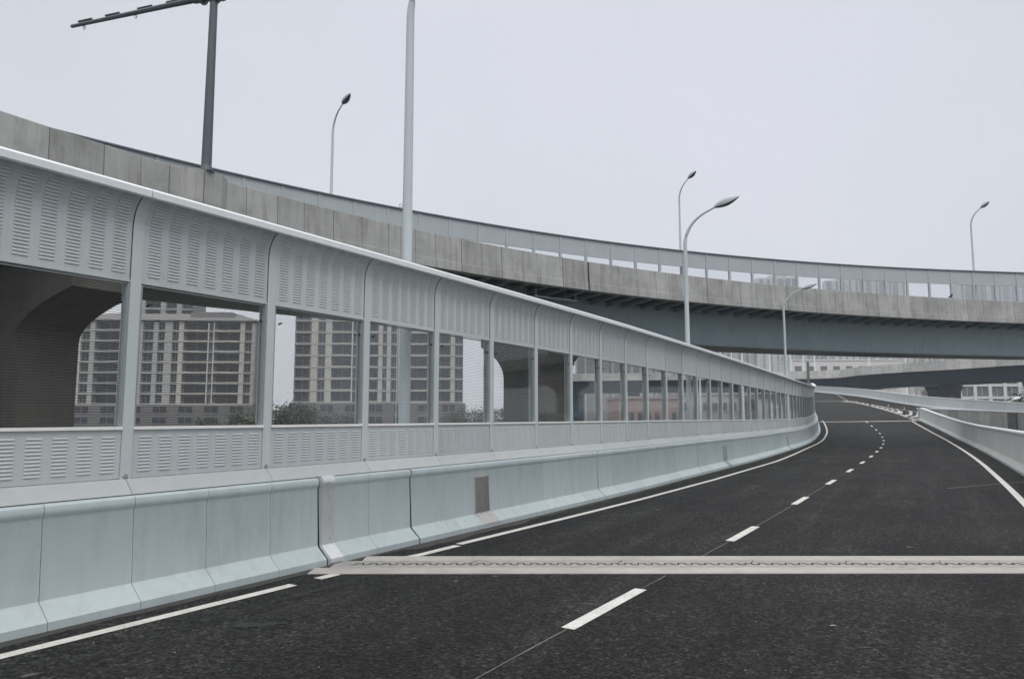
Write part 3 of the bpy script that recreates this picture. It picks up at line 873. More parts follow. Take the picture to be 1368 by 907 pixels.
for s, o, h, txt in ((2.95, -5.36, 11.75, 'tall pale street lamp pole closest behind the noise wall, its head above the frame'),
                     (21.4, -5.55, 11.0, 'street lamp with leaf shaped head rising behind the middle of the noise wall'),
                     (45.2, -5.5, 11.3, 'slim street lamp in front of the flyover girder near the noise wall end')):
    lamp('street_lamp', C.off(s, o), right_rz(C.tan(s)), h, txt, 'street lamps behind the noise wall', LM, foot=0, r0=.108)
mb = MB(); r_ = empty('metal_post', C.off(67.0, -6.0), label='short dark grey post standing just behind the far end of the noise wall', cat='post')
build('pole', mb.tube([(0, 0, 0), (0, 0, 7.0)], [.15, .13], 10), paint('post_dark', (.22, .23, .23), .5, .1), r_, smooth=40)
build('base_plate', MB().box((-.25, -.25, 0), (.25, .25, .03)), M['frame'], r_)

# ------------------------------------------------------------------ the curved flyover
KF = 1.12       # the flyover's distance and size, fixed by the lamp that stands in front of it
zk = lambda z: 2.076 + (z - 2.076) * KF
ZP = zk(10.28)  # top of its parapet
FN = Path([(x * KF, y * KF, 0) for x, y, _ in [(-20.3, -4, 0), (-18.71, 4.75, 0), (-17.63, 9.19, 0), (-16.21, 13.38, 0), (-14.46, 17.31, 0), (-12.4, 21.01, 0), (-10.06, 24.47, 0), (-7.46, 27.71, 0), (-4.63, 30.72, 0), (-1.57, 33.52, 0), (1.67, 36.11, 0), (5.08, 38.5, 0), (8.64, 40.69, 0), (12.32, 42.7, 0), (16.11, 44.53, 0), (19.97, 46.19, 0), (23.89, 47.67, 0), (27.85, 49.0, 0), (31.81, 50.18, 0), (35.76, 51.21, 0), (39.68, 52.1, 0), (43.54, 52.86, 0), (47.32, 53.49, 0), (51, 54, 0), (60, 55, 0), (75, 56.2, 0), (95, 57, 0)]], .6)
FF = Path([(x * KF, y * KF, 0) for x, y, _ in [(-32.5, 7, 0), (-26.39, 18.45, 0), (-23.86, 22.21, 0), (-21.14, 25.78, 0), (-18.24, 29.17, 0), (-15.17, 32.36, 0), (-11.95, 35.38, 0), (-8.57, 38.2, 0), (-5.06, 40.84, 0), (-1.42, 43.3, 0), (2.34, 45.57, 0), (6.2, 47.66, 0), (10.16, 49.56, 0), (14.21, 51.29, 0), (18.33, 52.84, 0), (22.52, 54.2, 0), (26.76, 55.39, 0), (31.05, 56.4, 0), (35.38, 57.24, 0), (39.73, 57.95, 0), (44.09, 58.6, 0), (48.45, 59.2, 0), (52.81, 59.75, 0), (62, 60.9, 0), (76, 62.3, 0), (95, 63.5, 0)]], .6)
fly = empty('flyover', (1.35 * KF, 40.3 * KF, -9), label='large curved flyover of raw concrete parapets on a blue steel girder', cat='flyover')
def s_near(path, x, y):
    return min(path.s, key=lambda q: (path.at(q).xy - Vector((x * KF, y * KF))).length)
sJ = s_near(FN, 4.4, 37.9)
# concrete parapet with the deck edge below it: outer face, towards the viewer (path's right)
PP = [(.0, -1.56), (-.01, -1.19), (-.045, -1.17), (-.10, -.02), (-.11, 0), (-.32, 0), (-.40, -.5), (-.55, -1.1), (-.55, -1.56)]
for a, b in ((FN.a, sJ - .07), (sJ + .07, FN.b)):
    st = stations(a, b, .8)
    rows = [[FN.off(s, o, ZP + z * KF) for o, z in PP] for s in st]
    build('parapet', MB().rings(rows, us=st), M['conc'], fly, world=True, smooth=20)
st = stations(sJ - .07, sJ + .07, .1)
build('joint_filler', MB().rings([[FN.off(s, o - .1, ZP + z - .03) for o, z in ((.0, -1.65), (-.05, 0), (-.2, 0), (-.3, -1.65))] for s in st]), M['gap'], fly, world=True)
# deck between the two edges
def pair(s):
    p = FN.at(s); t = FN.tan(s, 2.0); nl_ = Vector((-t.y, t.x, 0))
    best = min(FF.p, key=lambda q: abs((q - p).dot(t)) + (0 if (q - p).dot(nl_) > 0 else 99))
    return p, best, t
st = stations(FN.a + 4, FN.b - 6, 1.5)
pairs = [pair(s) for s in st]
def across(i, f, z):
    p, q, _ = pairs[i]; r = p.lerp(q, f); return Vector((r.x, r.y, z))
ZD = zk(9.05)
rows = [[across(i, .06, ZD), across(i, .98, ZD), across(i, .98, ZD - .27), across(i, .06, ZD - .27)] for i in range(len(st))]
build('deck', MB().rings(rows), M['girder_shaded'], fly, world=True)
rows = [[across(i, 1.0, ZD + 1.15), across(i, 1.035, ZD + 1.15), across(i, 1.05, ZD - .35), across(i, .99, ZD - .35)] for i in range(len(st))]
build('far_parapet', MB().rings(rows), M['conc'], fly, world=True)
# steel box girder, starting right of the joint; concrete box to the left of it
iJ = min(range(len(st)), key=lambda i: abs(st[i] - (sJ - 1.6)))
def girder(name, i0, i1, f0, f1, zt, zb, mat, tw=.06):
    rows = [[across(i, f0, zt), across(i, f0 + tw, zb), across(i, f1 - tw, zb), across(i, f1, zt)] for i in range(i0, i1 + 1)]
    return build(name, MB().rings(rows), mat, fly, world=True)
girder('steel_girder', iJ, len(st) - 1, .40, .86, ZD - .275, zk(6.62), M['girder'], .02)
rows = [[across(i, .40, zk(6.615)), across(i, .40, zk(6.56)), across(i, .86, zk(6.56)), across(i, .86, zk(6.615))] for i in range(iJ, len(st))]
build('bottom_flange', MB().rings(rows), M['girder_flange'], fly, world=True)
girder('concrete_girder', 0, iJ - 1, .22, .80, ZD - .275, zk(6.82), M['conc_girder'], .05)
rows = [[across(i, .385, ZD - .275), across(i, .82, ZD - .275), across(i, .82, ZD - .31), across(i, .385, ZD - .31)] for i in range(iJ, len(st))]
build('top_flange', MB().rings(rows), M['girder_shaded'], fly, world=True)
# cantilever brackets under the overhang
q = FN.a + 14
while q < s_near(FN, 56, 54.6):
    p, f_, t = pair(q); nl_ = (f_ - p).normalized(); w = (f_ - p).length
    a, b = p + nl_ * .56, p + nl_ * (.395 * w)
    h = .03
    z1 = ZD - .285
    loop = [(a, z1), (b, z1), (b, z1 - .26), (a, z1 - .08)]
    rows = [[(P.x + t.x * e, P.y + t.y * e, z) for P, z in loop] for e in (-h, h)]
    br = build('bracket', MB().rings(rows), M['girder'], fly, world=True)
    fl = [(a, z1 - .08), (b, z1 - .26)]
    rows = [[(P.x + t.x * e, P.y + t.y * e, z - d_) for P, z in fl for d_ in ((0,) if False else (0.004,))] + [(P.x + t.x * e, P.y + t.y * e, z - .034) for P, z in fl[::-1]] for e in (-.09, .09)]
    build('bracket_flange', MB().rings(rows), M['girder'], br, world=True)
    q += 1.36
# hanging inspection platform by the joint
p, f_, t = pair(sJ - 1.8); nl_ = (f_ - p).normalized()
c0 = p + nl_ * .6
mb = MB()
for a_, b_, c_, d_, z0_, z1_ in ((-1.6, 1.6, .2, 1.3, ZD - .95, ZD - .89),):
    rows = [[(c0.x + t.x * e + nl_.x * g, c0.y + t.y * e + nl_.y * g, z) for g, z in ((c_, z0_), (d_, z0_), (d_, z1_), (c_, z1_))] for e in (a_, b_)]
    mb.rings(rows)
for e in (-1.5, 1.5):
    P = c0 + t * e + nl_ * .25; mb.tube([(P.x, P.y, ZD - .95), (P.x, P.y, ZD - .3)], .03, 6)
    P = c0 + t * e + nl_ * 1.2; mb.tube([(P.x, P.y, ZD - .95), (P.x, P.y, ZD - .3)], .03, 6)
build('inspection_platform', mb, M['girder'], fly, world=True)
# piers: a shaft with a dark strip for a groove's shade and a head that flares across the deck
def pier(par, cx, cy, tx, ty, zb, zt, hw, hl, flare, zfl, mat, cap_h=.75):
    """(tx,ty): unit vector across the deck"""
    px, py = -ty, tx
    out = [(hw, zb), (hw, zfl)]
    n = 10; hh = zt - cap_h - zfl
    for k in range(1, n + 1):
        t = k / n
        out.append((hw + flare * t * t, zfl + hh * (1.1 * t * (1 - t) + t * t)))
    out.append((hw + flare, zt))
    mb = MB()
    prof = out + [(-a, b) for a, b in out[::-1]]
    rows = [[(cx + tx * a + px * e, cy + ty * a + py * e, z) for a, z in prof] for e in (-hl, hl)]
    # quads across: build side strips and fill the two faces with quads between mirrored points
    n2 = len(out)
    vs = [p for r in rows for p in r]; L = len(prof); fs = []; uv = []
    for k in range(L):
        k2 = (k + 1) % L; fs.append((k, k2, L + k2, L + k)); uv.append(((0, prof[k][1]), (0, prof[k2][1]), (2 * hl, prof[k2][1]), (2 * hl, prof[k][1])))
    for b in (0, L):
        for k in range(n2 - 1):
            ii = (k, k + 1, L - 2 - k, L - 1 - k); fs.append(tuple(b + i for i in ii)); uv.append(tuple((prof[i][0], prof[i][1]) for i in ii))
    mb.add(vs, fs, 0, uv)
    P = build('pier', mb, mat, par, world=True)
    for e in (-hl - .012, hl + .012):   # proud strips on both broad faces, a groove's shade put into their colour
        g = MB(); gw = hw * .26
        vs = [(cx + tx * a + px * (e + d), cy + ty * a + py * (e + d), z) for d in (0, .02 if e < 0 else -.02) for a, z in ((-gw, zb), (gw, zb), (gw, zfl + .4), (-gw, zfl + .4))]
        g.add(vs, [(0, 1, 2, 3), (4, 7, 6, 5), (0, 4, 5, 1), (1, 5, 6, 2), (2, 6, 7, 3), (3, 7, 4, 0)])
        build('groove_shade', g, M['darkwall'], P, world=True)
    return P
def pier_at(x, y, **k):
    q = s_near(FN, x, y); p, f_, t = pair(q); n_ = (f_ - p).normalized()
    return n_
n_ = pier_at(-13.2, 19.5)
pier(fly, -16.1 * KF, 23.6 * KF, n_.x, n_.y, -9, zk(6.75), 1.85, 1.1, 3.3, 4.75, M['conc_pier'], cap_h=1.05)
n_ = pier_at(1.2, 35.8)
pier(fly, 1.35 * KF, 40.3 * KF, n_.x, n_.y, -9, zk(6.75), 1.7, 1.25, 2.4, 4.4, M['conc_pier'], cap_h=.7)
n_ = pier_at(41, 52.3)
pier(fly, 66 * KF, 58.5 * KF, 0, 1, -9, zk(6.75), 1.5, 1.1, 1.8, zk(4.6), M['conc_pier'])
# pedestal that carries the gantry pole
sG = s_near(FN, -10.3, 24.1)
rows = []
for ds, o in ((-.95, -.08), (-.5, .28), (.5, .28), (.95, -.08)):
    s = sG + ds
    rows.append([FN.off(s, -.32, ZP - 1.68), FN.off(s, o - .05, ZP - 1.68), FN.off(s, o, ZP - 1.15), FN.off(s, o, ZP + .05), FN.off(s, -.32, ZP + .05)])
build('pedestal', MB().rings(rows), M['conc'], fly, world=True)

# noise barrier on the flyover's far edge
nf = empty('noise_barrier', FF.at(FF.s[len(FF.s) // 2]) + Vector((0, 0, ZD)), label='pale grey noise wall with a row of clear windows on the flyover far edge', cat='noise barrier')
Z0 = zk(13.78) - 4.75 * KF
ME_UF = boxmesh('upper_panel', [((0, -.02, 4.03), (2.1, .06, 5.22)), ((0, -.035, 4.0), (2.1, .07, 4.06))], M['fly_panel'])
ME_LF = boxmesh('lower_panel', [((0, -.02, 1.36), (2.1, .06, 2.18))], M['fly_panel'])
ME_GF = boxmesh('glass_pane', [((.01, .015, 2.19), (2.09, .025, 3.995))], M['glass_far'])
ME_PF = boxmesh('post', [((-.085, -.06, 1.1), (.085, .10, 5.24))], M['fly_panel'])
nfl = wloc(nf)
q = FF.a + 2.0; fp = []
while q < s_near(FF, 62, 60.9): fp.append(q); q += 2.24
for i in range(len(fp)):
    a = FF.at(fp[i]); b = FF.at(fp[i + 1]) if i + 1 < len(fp) else a + (a - FF.at(fp[i - 1]))
    d = b - a; rz = math.atan2(d.y, d.x); L = d.xy.length; u = d.normalized()
    loc = Vector((a.x, a.y, Z0)) - nfl
    put('post', ME_PF, nf, loc, (0, 0, rz))
    if i + 1 == len(fp): break
    bl = loc + u * .075; scl = ((L - .15) / 2.1, 1, 1)
    put('upper_panel', ME_UF, nf, bl, (0, 0, rz), scl); put('lower_panel', ME_LF, nf, bl, (0, 0, rz), scl); put('glass_pane', ME_GF, nf, bl, (0, 0, rz), scl)
st = stations(fp[0], fp[-1], 1.0)
build('cap_rail', MB().rings([[FF.off(s, o, Z0 + z) for o, z in ((.15, 5.22), (.15, 5.30), (-.11, 5.32), (-.11, 5.22))] for s in st]), M['fly_cap'], nf, world=True)
# its lamps
for x, y, h, txt in ((-9.55, 37.8, 7.35, 'thin dark headed lamp on the flyover left of the tall pole'),
                     (11.95, 50.75, 7.6, 'thin lamp on the flyover directly behind the leaf headed street lamp'),
                     (37.5, 57.8, 7.55, 'thin lamp on the flyover at the right side of the view')):
    s = s_near(FF, x, y); p = FF.off(s, -.45, Z0 + 1.2)
    lamp('street_lamp', p, right_rz(FF.tan(s)), h * KF + 1.7, txt, 'lamps along the flyover', (M['lamp'], M['lamp_dk']), r0=.10)

# gantry pole on the pedestal
gp = empty('gantry_pole', FN.off(sG, -.02, ZP + .05), label='dark steel pole with a long bare side arm standing on the flyover parapet', cat='gantry')
g0 = wloc(gp); zt = zk(16.75)
mb = MB(); mb.tube([(0, 0, 0), (.0, 0, zt - g0.z)], [.205, .15], 8); build('pole', mb, M['gantry'], gp, smooth=30)
mb = MB(); mb.box((-.34, -.34, 0), (.34, .34, .05)); mb.tube([(0, 0, .05), (0, 0, .3)], [.26, .2], 8); build('base_plate', mb, M['gantry'], gp)
pe = Vector((-16.62 * KF, 26.0 * KF, zk(16.72))) - g0; pb = Vector((0, 0, zt - g0.z - .02))
ad = (pe - pb).normalized()
mb = MB(); mb.tube([pb + ad * .3, pb + ad * 2.2, pe], [.13, .105, .07], 8); arm = build('arm', mb, M['gantry'], gp, smooth=30)
mb = MB(); mb.tube([pb + Vector((0, 0, -.32)), pb + Vector((0, 0, -.05)), pb + Vector((0, 0, .25))], [.14, .34, .36], 8); mb.tube([pb - ad * .45, pb + ad * .95], [.2, .16], 8)
for e in (-.35, .55):
    c_ = pb + ad * e; mb.tube([c_ - ad * .04, c_ + ad * .04], .27, 12)
build('junction', mb, M['gantry'], gp, smooth=30)
Lr = (pe - pb).length
for f in (.90, .70, .47, .27):
    c_ = pb + ad * Lr * f + Vector((0, 0, .15)); mb = MB(); mb.tube([c_ - ad * .36, c_ + ad * .36], .055, 4); build('mounting_plate', mb, M['gantry'], arm)
for f in (.905, .53):
    c_ = pb + ad * Lr * f + Vector((0, 0, -.17)); mb = MB()
    ring = [c_ + ad * (.065 * math.cos(a)) + Vector((0, 0, .075 * math.sin(a))) for a in [2 * math.pi * k / 12 for k in range(11)]]
    mb.tube([c_ + Vector((0, 0, .13))] + ring, .017, 6); build('hook_ring', mb, M['gantry'], arm, smooth=40)

# bird on the parapet
sB = s_near(FN, 30.6, 49.85)
bp_ = FN.off(sB, -.2, ZP)
bird = empty('bird', bp_, R(180), label='small dark bird perched on the flyover concrete parapet', cat='bird')
me = bpy.data.meshes.new('body')
bv = [(.24, 0, .05), (.13, 0, .12), (.03, 0, .19), (-.04, 0, .27), (-.07, 0, .35), (-.105, 0, .355), (-.15, 0, .34)]
brad = [.018, .05, .082, .075, .05, .042, .008]
mb = MB(); mb.tube(bv, brad, 10); build('body', mb, M['bird'], bird, smooth=60)
for sgn in (-1, 1):
    mb = MB(); rows = []
    mb.tube([(-.03, sgn * .075, .27), (.05, sgn * .085, .19), (.15, sgn * .06, .11), (.24, sgn * .03, .05)], [.03, .04, .028, .006], 8); build('wing', mb, M['bird'], bird, smooth=60)
    mb = MB(); mb.tube([(.0, sgn * .03, .13), (.0, sgn * .03, .0), (-.04, sgn * .03, .006)], .008, 6); build('leg', mb, M['cone_dk'], bird)

# ------------------------------------------------------------------ the lower bridge behind
brp = [(6, 152, 11.0), (30, 148, 11.1), (59.8, 143, 11.12), (65.2, 135.6, 11.4), (70.0, 128.6, 11.55), (74.0, 122, 11.55), (78.6, 114.8, 11.7), (84.5, 106, 11.7), (92, 95, 11.8)]
KB = 1.35
BRP = Path([(x * KB, y * KB, 2.076 + (z - 2.076) * KB) for x, y, z in brp], 2.0)
br = empty('bridge', (94.5, 173.6, -9), label='lower concrete bridge crossing under the flyover on dark flared piers', cat='bridge')
st = stations(BRP.a, BRP.b - 1, 2.0)
build('parapet', MB().rings([[BRP.off(s, o, z) for o, z in ((0, -2.1), (0, 0), (-.4, 0), (-.4, -2.1))] for s in st], us=st), M['conc_far'], br, world=True)
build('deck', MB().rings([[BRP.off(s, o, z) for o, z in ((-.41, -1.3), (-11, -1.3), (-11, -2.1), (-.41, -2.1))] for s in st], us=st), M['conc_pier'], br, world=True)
build('far_parapet', MB().rings([[BRP.off(s, o, z) for o, z in ((-11, -2.1), (-11, 0), (-11.4, 0), (-11.4, -2.1))] for s in st], us=st), M['conc_far'], br, world=True)
build('girder', MB().rings([[BRP.off(s, o, z) for o, z in ((-.9, -2.11), (-1.8, -5.3), (-9.2, -5.3), (-10.4, -2.11))] for s in st], us=st), M['girder_shaded'], br, world=True)
for u_, hw_, hl_ in ((553, 3.2, 1.2), (690, 2.5, 1.2), (160, 3.0, 1.2), (90, 2.4, 1.2)):
    kx = u_ / 970.0
    s = min(st, key=lambda q: abs(BRP.at(q).x / BRP.at(q).y - kx))
    c_ = BRP.off(s, -5.6); t = BRP.tan(s); n2 = Vector((-t.y, t.x, 0))
    pier(br, c_.x, c_.y, n2.x, n2.y, -9, BRP.at(s).z - 5.31, hw_ * 1.3, hl_ * 1.3, hw_ * .35, BRP.at(s).z - 8.0, M['girder_shaded'], cap_h=.5)
s = min(st, key=lambda q: abs(BRP.at(q).x / BRP.at(q).y - .568))
p = BRP.off(s, 1.2); sg = empty('sign_box', (p.x, p.y, BRP.at(s).z - 6.3), label='small pale box fixed in front of the dark bridge pier', cat='sign')
mb = MB(); mb.box((-1.1, -.12, -.4), (1.1, .12, .4)); build('panel', mb, M['greypier'], sg)
mb = MB(); mb.box((-.05, .13, 0), (.05, 1.8, .1)); mb.box((-1.0, -.14, .36), (1.0, .14, .42)); build('bracket', mb, M['frame'], sg)

# ------------------------------------------------------------------ small things on the gore
def cone(p, h, mat, label, group='road cones at the gore', stripe=True):
    r = empty('traffic_cone', p, random.random() * 3, label, 'traffic cone', group)
    build('base', MB().box((-.18, -.18, 0), (.18, .18, .04)), M['cone_dk'], r)
    b = build('body', MB().tube([(0, 0, .04), (0, 0, h)], [.10, .025], 14), mat, r, smooth=40)
    if stripe: build('stripe', MB().tube([(0, 0, h * .55), (0, 0, h * .75)], [.064, .048], 14), M['white'], b, smooth=40)
    return r
cone(on_far(.325, 7.5, 0), .95, M['cone_dk'], 'dark slim cone on the far left of the gore markings', stripe=False)
cone(on_far(.235, 8.3, 0), .75, M['cone_or'], 'faded cone halfway along the gore markings')
cone(on_far(.14, 9.3, 0), .75, M['cone_or'], 'pale topped cone on the right edge of the gore markings')
def bundle(p, label):
    r = empty('sandbag_pile', p, .4, label, 'bundle')
    mb = MB(); mb.tube([(-.5, 0, .12), (-.2, .05, .2), (.1, 0, .16), (.3, 0, .08)], [.08, .2, .19, .06], 10); build('pale_sack', mb, M['white'], r, smooth=60)
    mb = MB(); mb.tube([(.25, 0, .12), (.4, .03, .3), (.6, 0, .28), (.75, 0, .1)], [.1, .27, .25, .08], 10); build('dark_sack', mb, M['cone_dk'], r, smooth=60)
bundle(on_far(.115, 7.6, 0), 'black and white bundle lying on the left edge of the gore')
r = empty('plank_pile', on_far(.47, 7.2, 0), .1, 'few white boards lying on the road beyond the gore tip', 'boards')
for a, b, c_ in ((-.2, 2.0, .0), (-.9, .9, .3), (.6, 2.6, -.35)):
    build('board', MB().box((a, c_, .01 + abs(c_) * .1), (b, c_ + .22, .07 + abs(c_) * .1)), M['white'], r)

# ------------------------------------------------------------------ buildings
def facing(x, y): return math.atan2(-x, y) * 1.0       # local -y looks back at the viewer's side
def flats(name, loc, rz, cols, floors, fh, depth, label, podium=3, core=M['greywall'], roof='hip', cat='apartment building'):
    """cols: (x0, x1, kind, material); every window, balcony and pier is a part of its own"""
    r = empty(name, loc, rz, label, cat)
    x0, x1 = min(c[0] for c in cols), max(c[1] for c in cols)
    H = floors * fh
    build('wall', MB().box((x0 + .3, 1.3, 0), (x1 - .3, depth, H)), core, r)
    zp = podium * fh
    cache = {}
    def win(w, h):
        k = (round(w, 2), round(h, 2))
        if k not in cache:
            mb = MB(); mb.box((0, .02, 0), (w, .07, h), 0)
            for a, b in (((-.07, -.05, -.07), (0, .09, h + .07)), ((w, -.05, -.07), (w + .07, .09, h + .07)), ((0, -.05, -.08), (w, .09, 0)), ((0, -.05, h), (w, .09, h + .07)), ((w / 2 - .04, -.03, 0), (w / 2 + .04, .02, h))): mb.box(a, b, 1)
            cache[k] = mb.mesh('window', [M['win'], M['frame']])
        return cache[k]
    nwin = 0
    for c in cols:
        a, b, kind = c[:3]; mat = c[3] if len(c) > 3 else core
        if kind == 'pier':
            build('pier', MB().box((a, 0, zp), (b, 1.3, H - .3)), mat, r)
        elif kind == 'win':
            build('bay_wall', MB().box((a, .55, zp), (b, 1.3, H)), mat, r)
            for f in range(podium, floors):
                put('window', win((b - a) * .82, fh * .70), r, (a + (b - a) * .09, .47, f * fh + fh * .16)); nwin += 1
        elif kind == 'bay':
            for f in range(podium, floors):
                z = f * fh
                mb = MB(); mb.box((a - .05, -.5, z - .17), (b + .05, 1.29, z + .10)); mb.box((a - .05, -.55, z + .10), (b + .05, -.42, z + .26 + .12 * random.random())); build('balcony', mb, mat, r)
                put('window', win((b - a) * .88, fh * .74), r, (a + (b - a) * .06, 1.2, z + .16)); nwin += 1
        elif kind == 'pole':
            build('downpipe', MB().tube([((a + b) / 2, -.1, zp), ((a + b) / 2, -.1, H - .5)], (b - a) / 2, 8), mat, r)
    for f in range(podium, floors):      # string courses: the storeys read as level bands
        build('string_course', MB().box((x0 + .05, -.09, f * fh - .20), (x1 - .05, 1.25, f * fh + .16)), M['greypier'], r)
    # podium
    build('podium', MB().box((x0 - .6, -.8, 0), (x1 + .6, depth + .5, zp - .15)), M['podium'], r)
    for f in range(podium):
        for k in range(7):
            a = x0 + (x1 - x0) * (k + .15) / 7
            put('window', win((x1 - x0) / 7 * .55, fh * .6), r, (a, -.9, f * fh + fh * .22))
    if roof == 'hip':
        build('eaves', MB().box((x0 - .5, -.8, H), (x1 + .5, depth + .6, H + .45)), M['greypier'], r)
        ya, yb = -.6, depth + .4
        mb = MB(); mb.add([(x0, ya, H + .46), (x1, ya, H + .46), (x1, yb, H + .46), (x0, yb, H + .46), (x0 + 6, (ya + yb) / 2 - 1, H + 2.7), (x1 - 6, (ya + yb) / 2 - 1, H + 2.7), (x1 - 6, (ya + yb) / 2 + 1, H + 2.7), (x0 + 6, (ya + yb) / 2 + 1, H + 2.7)],
                          [(0, 1, 5, 4), (1, 2, 6, 5), (2, 3, 7, 6), (3, 0, 4, 7), (4, 5, 6, 7)]); rf = build('roof', mb, M['rooft'], r)
        build('dormer', MB().box((x0 + (x1 - x0) * .62, 1.5, H + .5), (x0 + (x1 - x0) * .86, 6, H + 2.7)), M['greywall'], rf)
    else:
        build('roof', MB().box((x0 - .1, 1.0, H), (x1 + .1, depth, H + .9)), M['greypier'], r)
    return r
B, G = M['beige'], M['greypier']
# nearer block seen through the first panes
k = 200 / (970 * 4.533)
def px(v): return (v - 585) * k
colsA = [(px(60), px(88), 'pier', B), (px(90), px(138), 'win', M['greywall']), (px(140), px(168), 'pier', G), (px(172), px(318), 'bay', G), (px(322), px(350), 'pier', G), (px(352), px(420), 'win', G), (px(424), px(448), 'pier', G), (px(450), px(510), 'win', M['greywall']), (px(511), px(537), 'pier', G), (px(538), px(576), 'win', G), (px(577), px(622), 'pier', G), (px(623), px(659), 'win', M['greywall']), (px(660), px(688), 'pier', B), (px(690), px(832), 'bay', B), (px(834), px(842), 'pole', M['whitewall']), (px(866), px(874), 'pole', M['whitewall']), (px(876), px(1024), 'bay', B), (px(1026), px(1054), 'pier', B), (px(1056), px(1094), 'win', M['greywall']), (px(1096), px(1114), 'pier', G)]
xc, yc = (219 - 684) / 970 * 200, 200
flats('apartment_building', (xc, yc, -9), R(4), colsA, 13, 2.90, 14, 'wide hip roofed apartment block with beige balconies seen through the left panes', podium=5)
ta = flats('apartment_building', (xc - 11.5, yc + 26, -9), R(4), [(-9, -7.6, 'pier', G), (-7.6, -3, 'bay', G), (-3, -1.5, 'pier', G), (-1.5, 2.0, 'win', M['greywall']), (2.0, 3.4, 'pier', G), (3.4, 7.0, 'win', M['greywall'])], 17, 2.98, 12, 'taller grey tower block rising behind the hip roofed apartments', podium=1, roof='flat')
# taller block seen through the third to fifth panes
k2 = 183 / (970 * 3.909)
def qx(v): return (v - 610) * k2
colsB = [(qx(170), qx(255), 'win', M['greywall']), (qx(257), qx(291), 'pier', B), (qx(292), qx(330), 'win', M['darkwall']), (qx(331), qx(363), 'pier', B), (qx(365), qx(464), 'bay', B), (qx(466), qx(474), 'pole', M['whitewall']), (qx(476), qx(510), 'win', M['darkwall']), (qx(512), qx(603), 'bay', B), (qx(605), qx(627), 'pier', B), (qx(628), qx(649), 'win', M['greywall']), (qx(650), qx(671), 'pier', B), (qx(672), qx(706), 'win', M['darkwall']), (qx(708), qx(746), 'pier', B), (qx(748), qx(866), 'bay', B), (qx(868), qx(876), 'pole', B), (qx(878), qx(982), 'bay', G), (qx(983), qx(1005), 'pier', B), (qx(1006), qx(1048), 'win', M['darkwall'])]
flats('apartment_building', ((506 - 684) / 970 * 183, 183, -9), R(3), colsB, 16, 2.94, 14, core=M['darkwall'], label= 'tall beige and dark apartment block seen through the middle panes', podium=5, roof='flat')

def tower(u0, u1, d_, vtop, label, wall=M['towerwall'], seed=1, name='tower_block'):
    rnd = random.Random(seed)
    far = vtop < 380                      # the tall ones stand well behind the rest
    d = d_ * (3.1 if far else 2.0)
    if far: wall = M['towerhazed']
    x0, x1 = (u0 - 684) / 970 * d, (u1 - 684) / 970 * d
    zt = 2.08 + (557 - vtop) / 970 * d; H = zt + 9
    r = empty(name, ((x0 + x1) / 2, d, -9), math.atan2(-(x0 + x1) / 2, d) * .5, label, 'tower block', 'tall tower blocks beyond the flyover')
    w = (x1 - x0) / 2
    build('wall', MB().box((-w, 0, 0), (w, 24, H)), wall, r)
    build('roof_block', MB().box((-w * .4, 3, H), (w * .5, 11, H + 3.5)), wall, r)
    n = max(3, int((x1 - x0) / (9.5 if far else 7.0))); step = 2 * w / n
    nf_ = int(H / 3.0)
    for i in range(n):
        a = -w + step * i
        build('pier', MB().box((a - .25, -.7, 0), (a + .45 + rnd.random() * .5, 0 - .01, H - rnd.random() * 2)), M['towerpier'] if rnd.random() < .6 else wall, r)
        aa, bb = a + 1.2, a + step - .5
        def comb(y_out, y_in, lo, hi):
            pr = [(y_in + .001, 0)]
            for f in range(nf_): pr += [(y_in, f * 3 + lo), (y_out, f * 3 + lo), (y_out, f * 3 + hi), (y_in, f * 3 + hi)]
            pr += [(y_in + .001, nf_ * 3), (-.005, nf_ * 3), (-.005, 0)]
            return pr
        build('window_column', MB().rings([[(x, y, z) for y, z in comb(-.08, -.03, .7, 2.7)] for x in (aa, bb)]), M['towerwin'], r)
        if rnd.random() < .6:
            build('balcony_column', MB().rings([[(x, y, z) for y, z in comb(-1.0, -.10, 0, .75)] for x in (aa - .1, aa + (bb - aa) * .55)]), wall if rnd.random() < .5 else M['towerpier'], r)
    return r
tw = [(845, 918, 330, 418, 'grey striped tower leftmost under the flyover girder', M['towerwall']), (921, 968, 345, 425, 'brown tower second from left under the flyover girder', M['towerbrown']), (971, 1012, 360, 404, 'grey tower left of the pale tower pair, below the girder', M['towerwall']),
      (1016, 1070, 340, 369, 'pale tower whose top shows through the flyover windows, by the slim lamp', M['towerwall']), (1074, 1106, 390, 397, 'dim far tower between two taller ones, low in the flyover windows', M['towerbrown']), (1110, 1160, 360, 372, 'left one of two joined towers filling the flyover windows', M['towerwall']), (1164, 1214, 372, 369, 'right one of two joined towers filling the flyover windows', M['towerwall']),
      (1219, 1284, 400, 418, 'lower tower under the gap where open sky fills the flyover windows', M['towerbrown']), (1290, 1352, 350, 376, 'tower behind the right lamp on the flyover', M['towerwall']), (1356, 1440, 372, 372, 'tower at the far right edge of the view', M['towerwall'])]
for i, (a, b, d, v, t, m_) in enumerate(tw): tower(a, b, d, v, t, m_, seed=i + 3)
tower(770, 842, 300, 470, 'brown grey block glimpsed through the narrow panes beyond the second pier', M['towerbrown'], seed=31)

